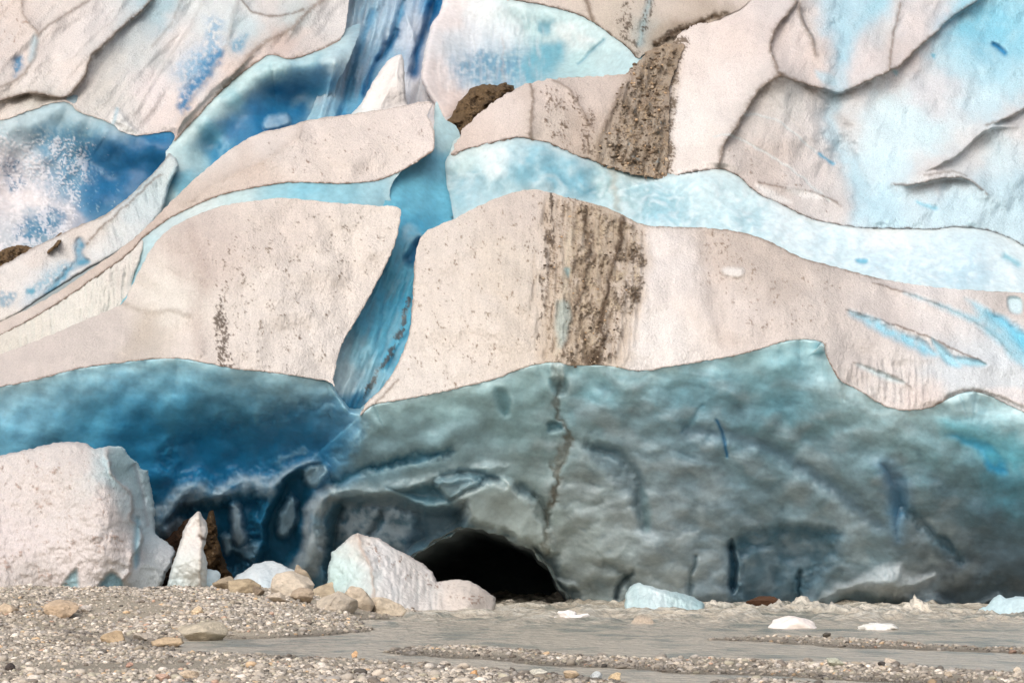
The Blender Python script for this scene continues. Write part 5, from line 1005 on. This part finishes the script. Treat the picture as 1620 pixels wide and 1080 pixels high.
iceblock('ice_floe', [(1546, 985), (1548, 965), (1562, 958), (1572, 945), (1582, 941), (1592, 946), (1602, 944), (1620, 943), (1650, 944), (1690, 955), (1700, 990)],
         [(1546, 975, -9.5), (1580, 942, -8.6), (1620, 960, -10), (1700, 960, -9), (1600, 985, -10.4)], [(1570, 960, (200, 222, 226)), (1600, 955, (205, 226, 232)), (1620, 975, (206, 222, 224))],
         [lumps([(1546, 940), (1700, 940), (1700, 990), (1546, 990)], .12, 18, .8, 5, seed=74)], 'pale turquoise ice block in the river at the right edge', 1.5, rnd=(5, .3), seed=37, n1=.05, step=1.6, mat=ICE_C)
FL = 'small floes drifting in the river'
place_rock('ice_floe', 906, 980, 58, 13, (240, 234, 230), 'small ragged white floe drifting in the middle of the river', 'ice floe', FL, 50, z=0, mat=ICE_C, facets=8, noise=.30, sink=.9, depth=.6, colvar=.02)
place_rock('ice_floe', 1255, 993, 70, 16, (242, 230, 222), 'smooth white wedge shaped floe on the right of the river', 'ice floe', FL, 53, z=0, mat=ICE_C, facets=7, noise=.06, sink=.9, depth=.6, colvar=.02)
place_rock('ice_floe', 1390, 996, 60, 9, (232, 228, 220), 'flat half sunken floe right of the white wedge floe', 'ice floe', FL, 52, z=0, mat=ICE_C, facets=7, noise=.12, sink=.9, depth=.7, colvar=.03)
place_rock('ice_floe', 1017, 987, 40, 12, (190, 174, 156), 'brownish dirty floe beside the ragged white one', 'ice floe', FL, 54, z=0, mat=ICE_W, facets=9, noise=.16, sink=.9, depth=.7, colvar=.06)

# ================================================================== PEBBLES
def pebbles(name, n, smin, smax, sub, seed, ymin, ymax, bars_only=True, power=2.2, zmin=.005):
    r = np.random.default_rng(seed)
    # even cover in the picture sense: denser far away is useless, so sample by distance
    d = 1 / r.uniform(1 / (ymax + 100), 1 / (ymin + 100), n * 6); y = d - 100
    x = (r.uniform(-130, 1750, n * 6) - 810) / F * d
    z = terrain_z(x, y)
    dens = .38 + .62 * sstep(-.30, .22, fbm(x / 3.0, y / 7.0, 4, 44))
    # sandy patches
    sand1 = np.exp(-((x + 6.2) / 2.0) ** 2 - ((y + 50.5) / 2.4) ** 2); dens = dens * (1 - .93 * np.clip(sand1 * 1.3, 0, 1))
    k = (z > zmin) & (r.random(n * 6) < dens)
    x, y, z = x[k][:n], y[k][:n], z[k][:n]; n = len(x)
    s = smin + (smax - smin) * r.random(n) ** power
    T = [rock_verts(sub, 900 + i, 7, (.55, .9), .05) for i in range(14)]
    f = T[0][1]; nv = len(T[0][0])
    ti = r.integers(0, 14, n); tv = np.stack([t[0] for t in T])
    e = np.stack([r.uniform(.8, 1.35, n), r.uniform(.7, 1.1, n), r.uniform(.4, .72, n)], 1) * s[:, None] * .5
    v = tv[ti] * e[:, None, :]
    a = r.uniform(0, 6.28, n); t = r.normal(0, .25, n)
    c, q = np.cos(t)[:, None], np.sin(t)[:, None]
    v = np.stack([c * v[..., 0] - q * v[..., 2], v[..., 1], q * v[..., 0] + c * v[..., 2]], -1)
    c, q = np.cos(a)[:, None], np.sin(a)[:, None]
    v = np.stack([c * v[..., 0] - q * v[..., 1], q * v[..., 0] + c * v[..., 1], v[..., 2]], -1)
    v += np.stack([x, y, z + e[:, 2] * .3], -1)[:, None, :]
    pal = np.array([(170, 160, 148), (186, 174, 160), (150, 142, 132), (205, 192, 176), (168, 160, 152), (128, 118, 108), (200, 172, 140), (216, 206, 194), (160, 148, 132), (176, 168, 150), (98, 92, 86), (190, 158, 138)])
    ci = r.choice(len(pal), n, p=[.17, .15, .14, .1, .13, .09, .02, .06, .06, .05, .02, .01])
    col = lin(pal[ci]) * r.uniform(.92, 1.2, n)[:, None]
    wet = sstep(.07, .01, z); col = col * (1 - .5 * wet)[:, None]
    V = v.reshape(-1, 3); Fc = (f[None] + (np.arange(n) * nv)[:, None, None]).reshape(-1, 3)
    o = mesh_obj(name, V, np.zeros((0, 4)), np.repeat(col, nv, 0), PEB, tris=Fc)
    tag(o, kind='stuff')
    return o
o = pebbles('gravel', 22000, .03, .14, 1, 1, -60, -30); tag(o, 'mixed grey and tan pebbles of the near shore and bars', 'gravel')
o = pebbles('gravel', 19000, .045, .19, 1, 2, -32, 0); tag(o, 'mixed grey and tan pebbles of the far left bar', 'gravel')
o = pebbles('gravel', 1500, .09, .24, 2, 3, -60, 0, power=3); tag(o, 'larger loose cobbles scattered over the gravel bars', 'gravel')

# ================================================================== LIGHT, CAMERA
W = bpy.data.worlds.new('World'); scn.world = W; W.use_nodes = True
nt = W.node_tree; bg = nt.nodes['Background']
sky = nt.nodes.new('ShaderNodeTexSky'); sky.sky_type = 'NISHITA'; sky.sun_disc = False
EL, AZ = 40.0, 200.0      # sun high, behind the camera and a little to the left
sky.sun_elevation = math.radians(EL); sky.sun_rotation = math.radians(AZ)
sky.air_density = 1.0; sky.dust_density = 4.0; sky.ozone_density = 1.0
hs = nt.nodes.new('ShaderNodeHueSaturation'); hs.inputs['Saturation'].default_value = .55   # thin overcast
nt.links.new(sky.outputs[0], hs.inputs['Color']); nt.links.new(hs.outputs[0], bg.inputs[0]); bg.inputs[1].default_value = .14
sd = bpy.data.lights.new('sun', 'SUN'); sd.energy = 1.5; sd.angle = math.radians(60); sd.color = (1, .97, .93)
so = bpy.data.objects.new('sun', sd); link(so)
az, el = math.radians(AZ), math.radians(EL)
dirv = Vector((math.sin(az) * math.cos(el), math.cos(az) * math.cos(el), math.sin(el)))   # towards the sun
so.rotation_euler = dirv.to_track_quat('Z', 'Y').to_euler()

cd = bpy.data.cameras.new('camera'); cam = bpy.data.objects.new('camera', cd); link(cam)
cd.sensor_width = 36; cd.lens = F / 1620 * 36; cd.clip_start = 1; cd.clip_end = 4000
cam.location = CAM; cam.rotation_euler = (math.pi / 2 + PITCH, 0, 0)
scn.camera = cam
vs = scn.view_settings; vs.view_transform = 'Standard'; vs.look = 'None'; vs.gamma = 1; vs.use_curve_mapping = False; vs.exposure = 0.16
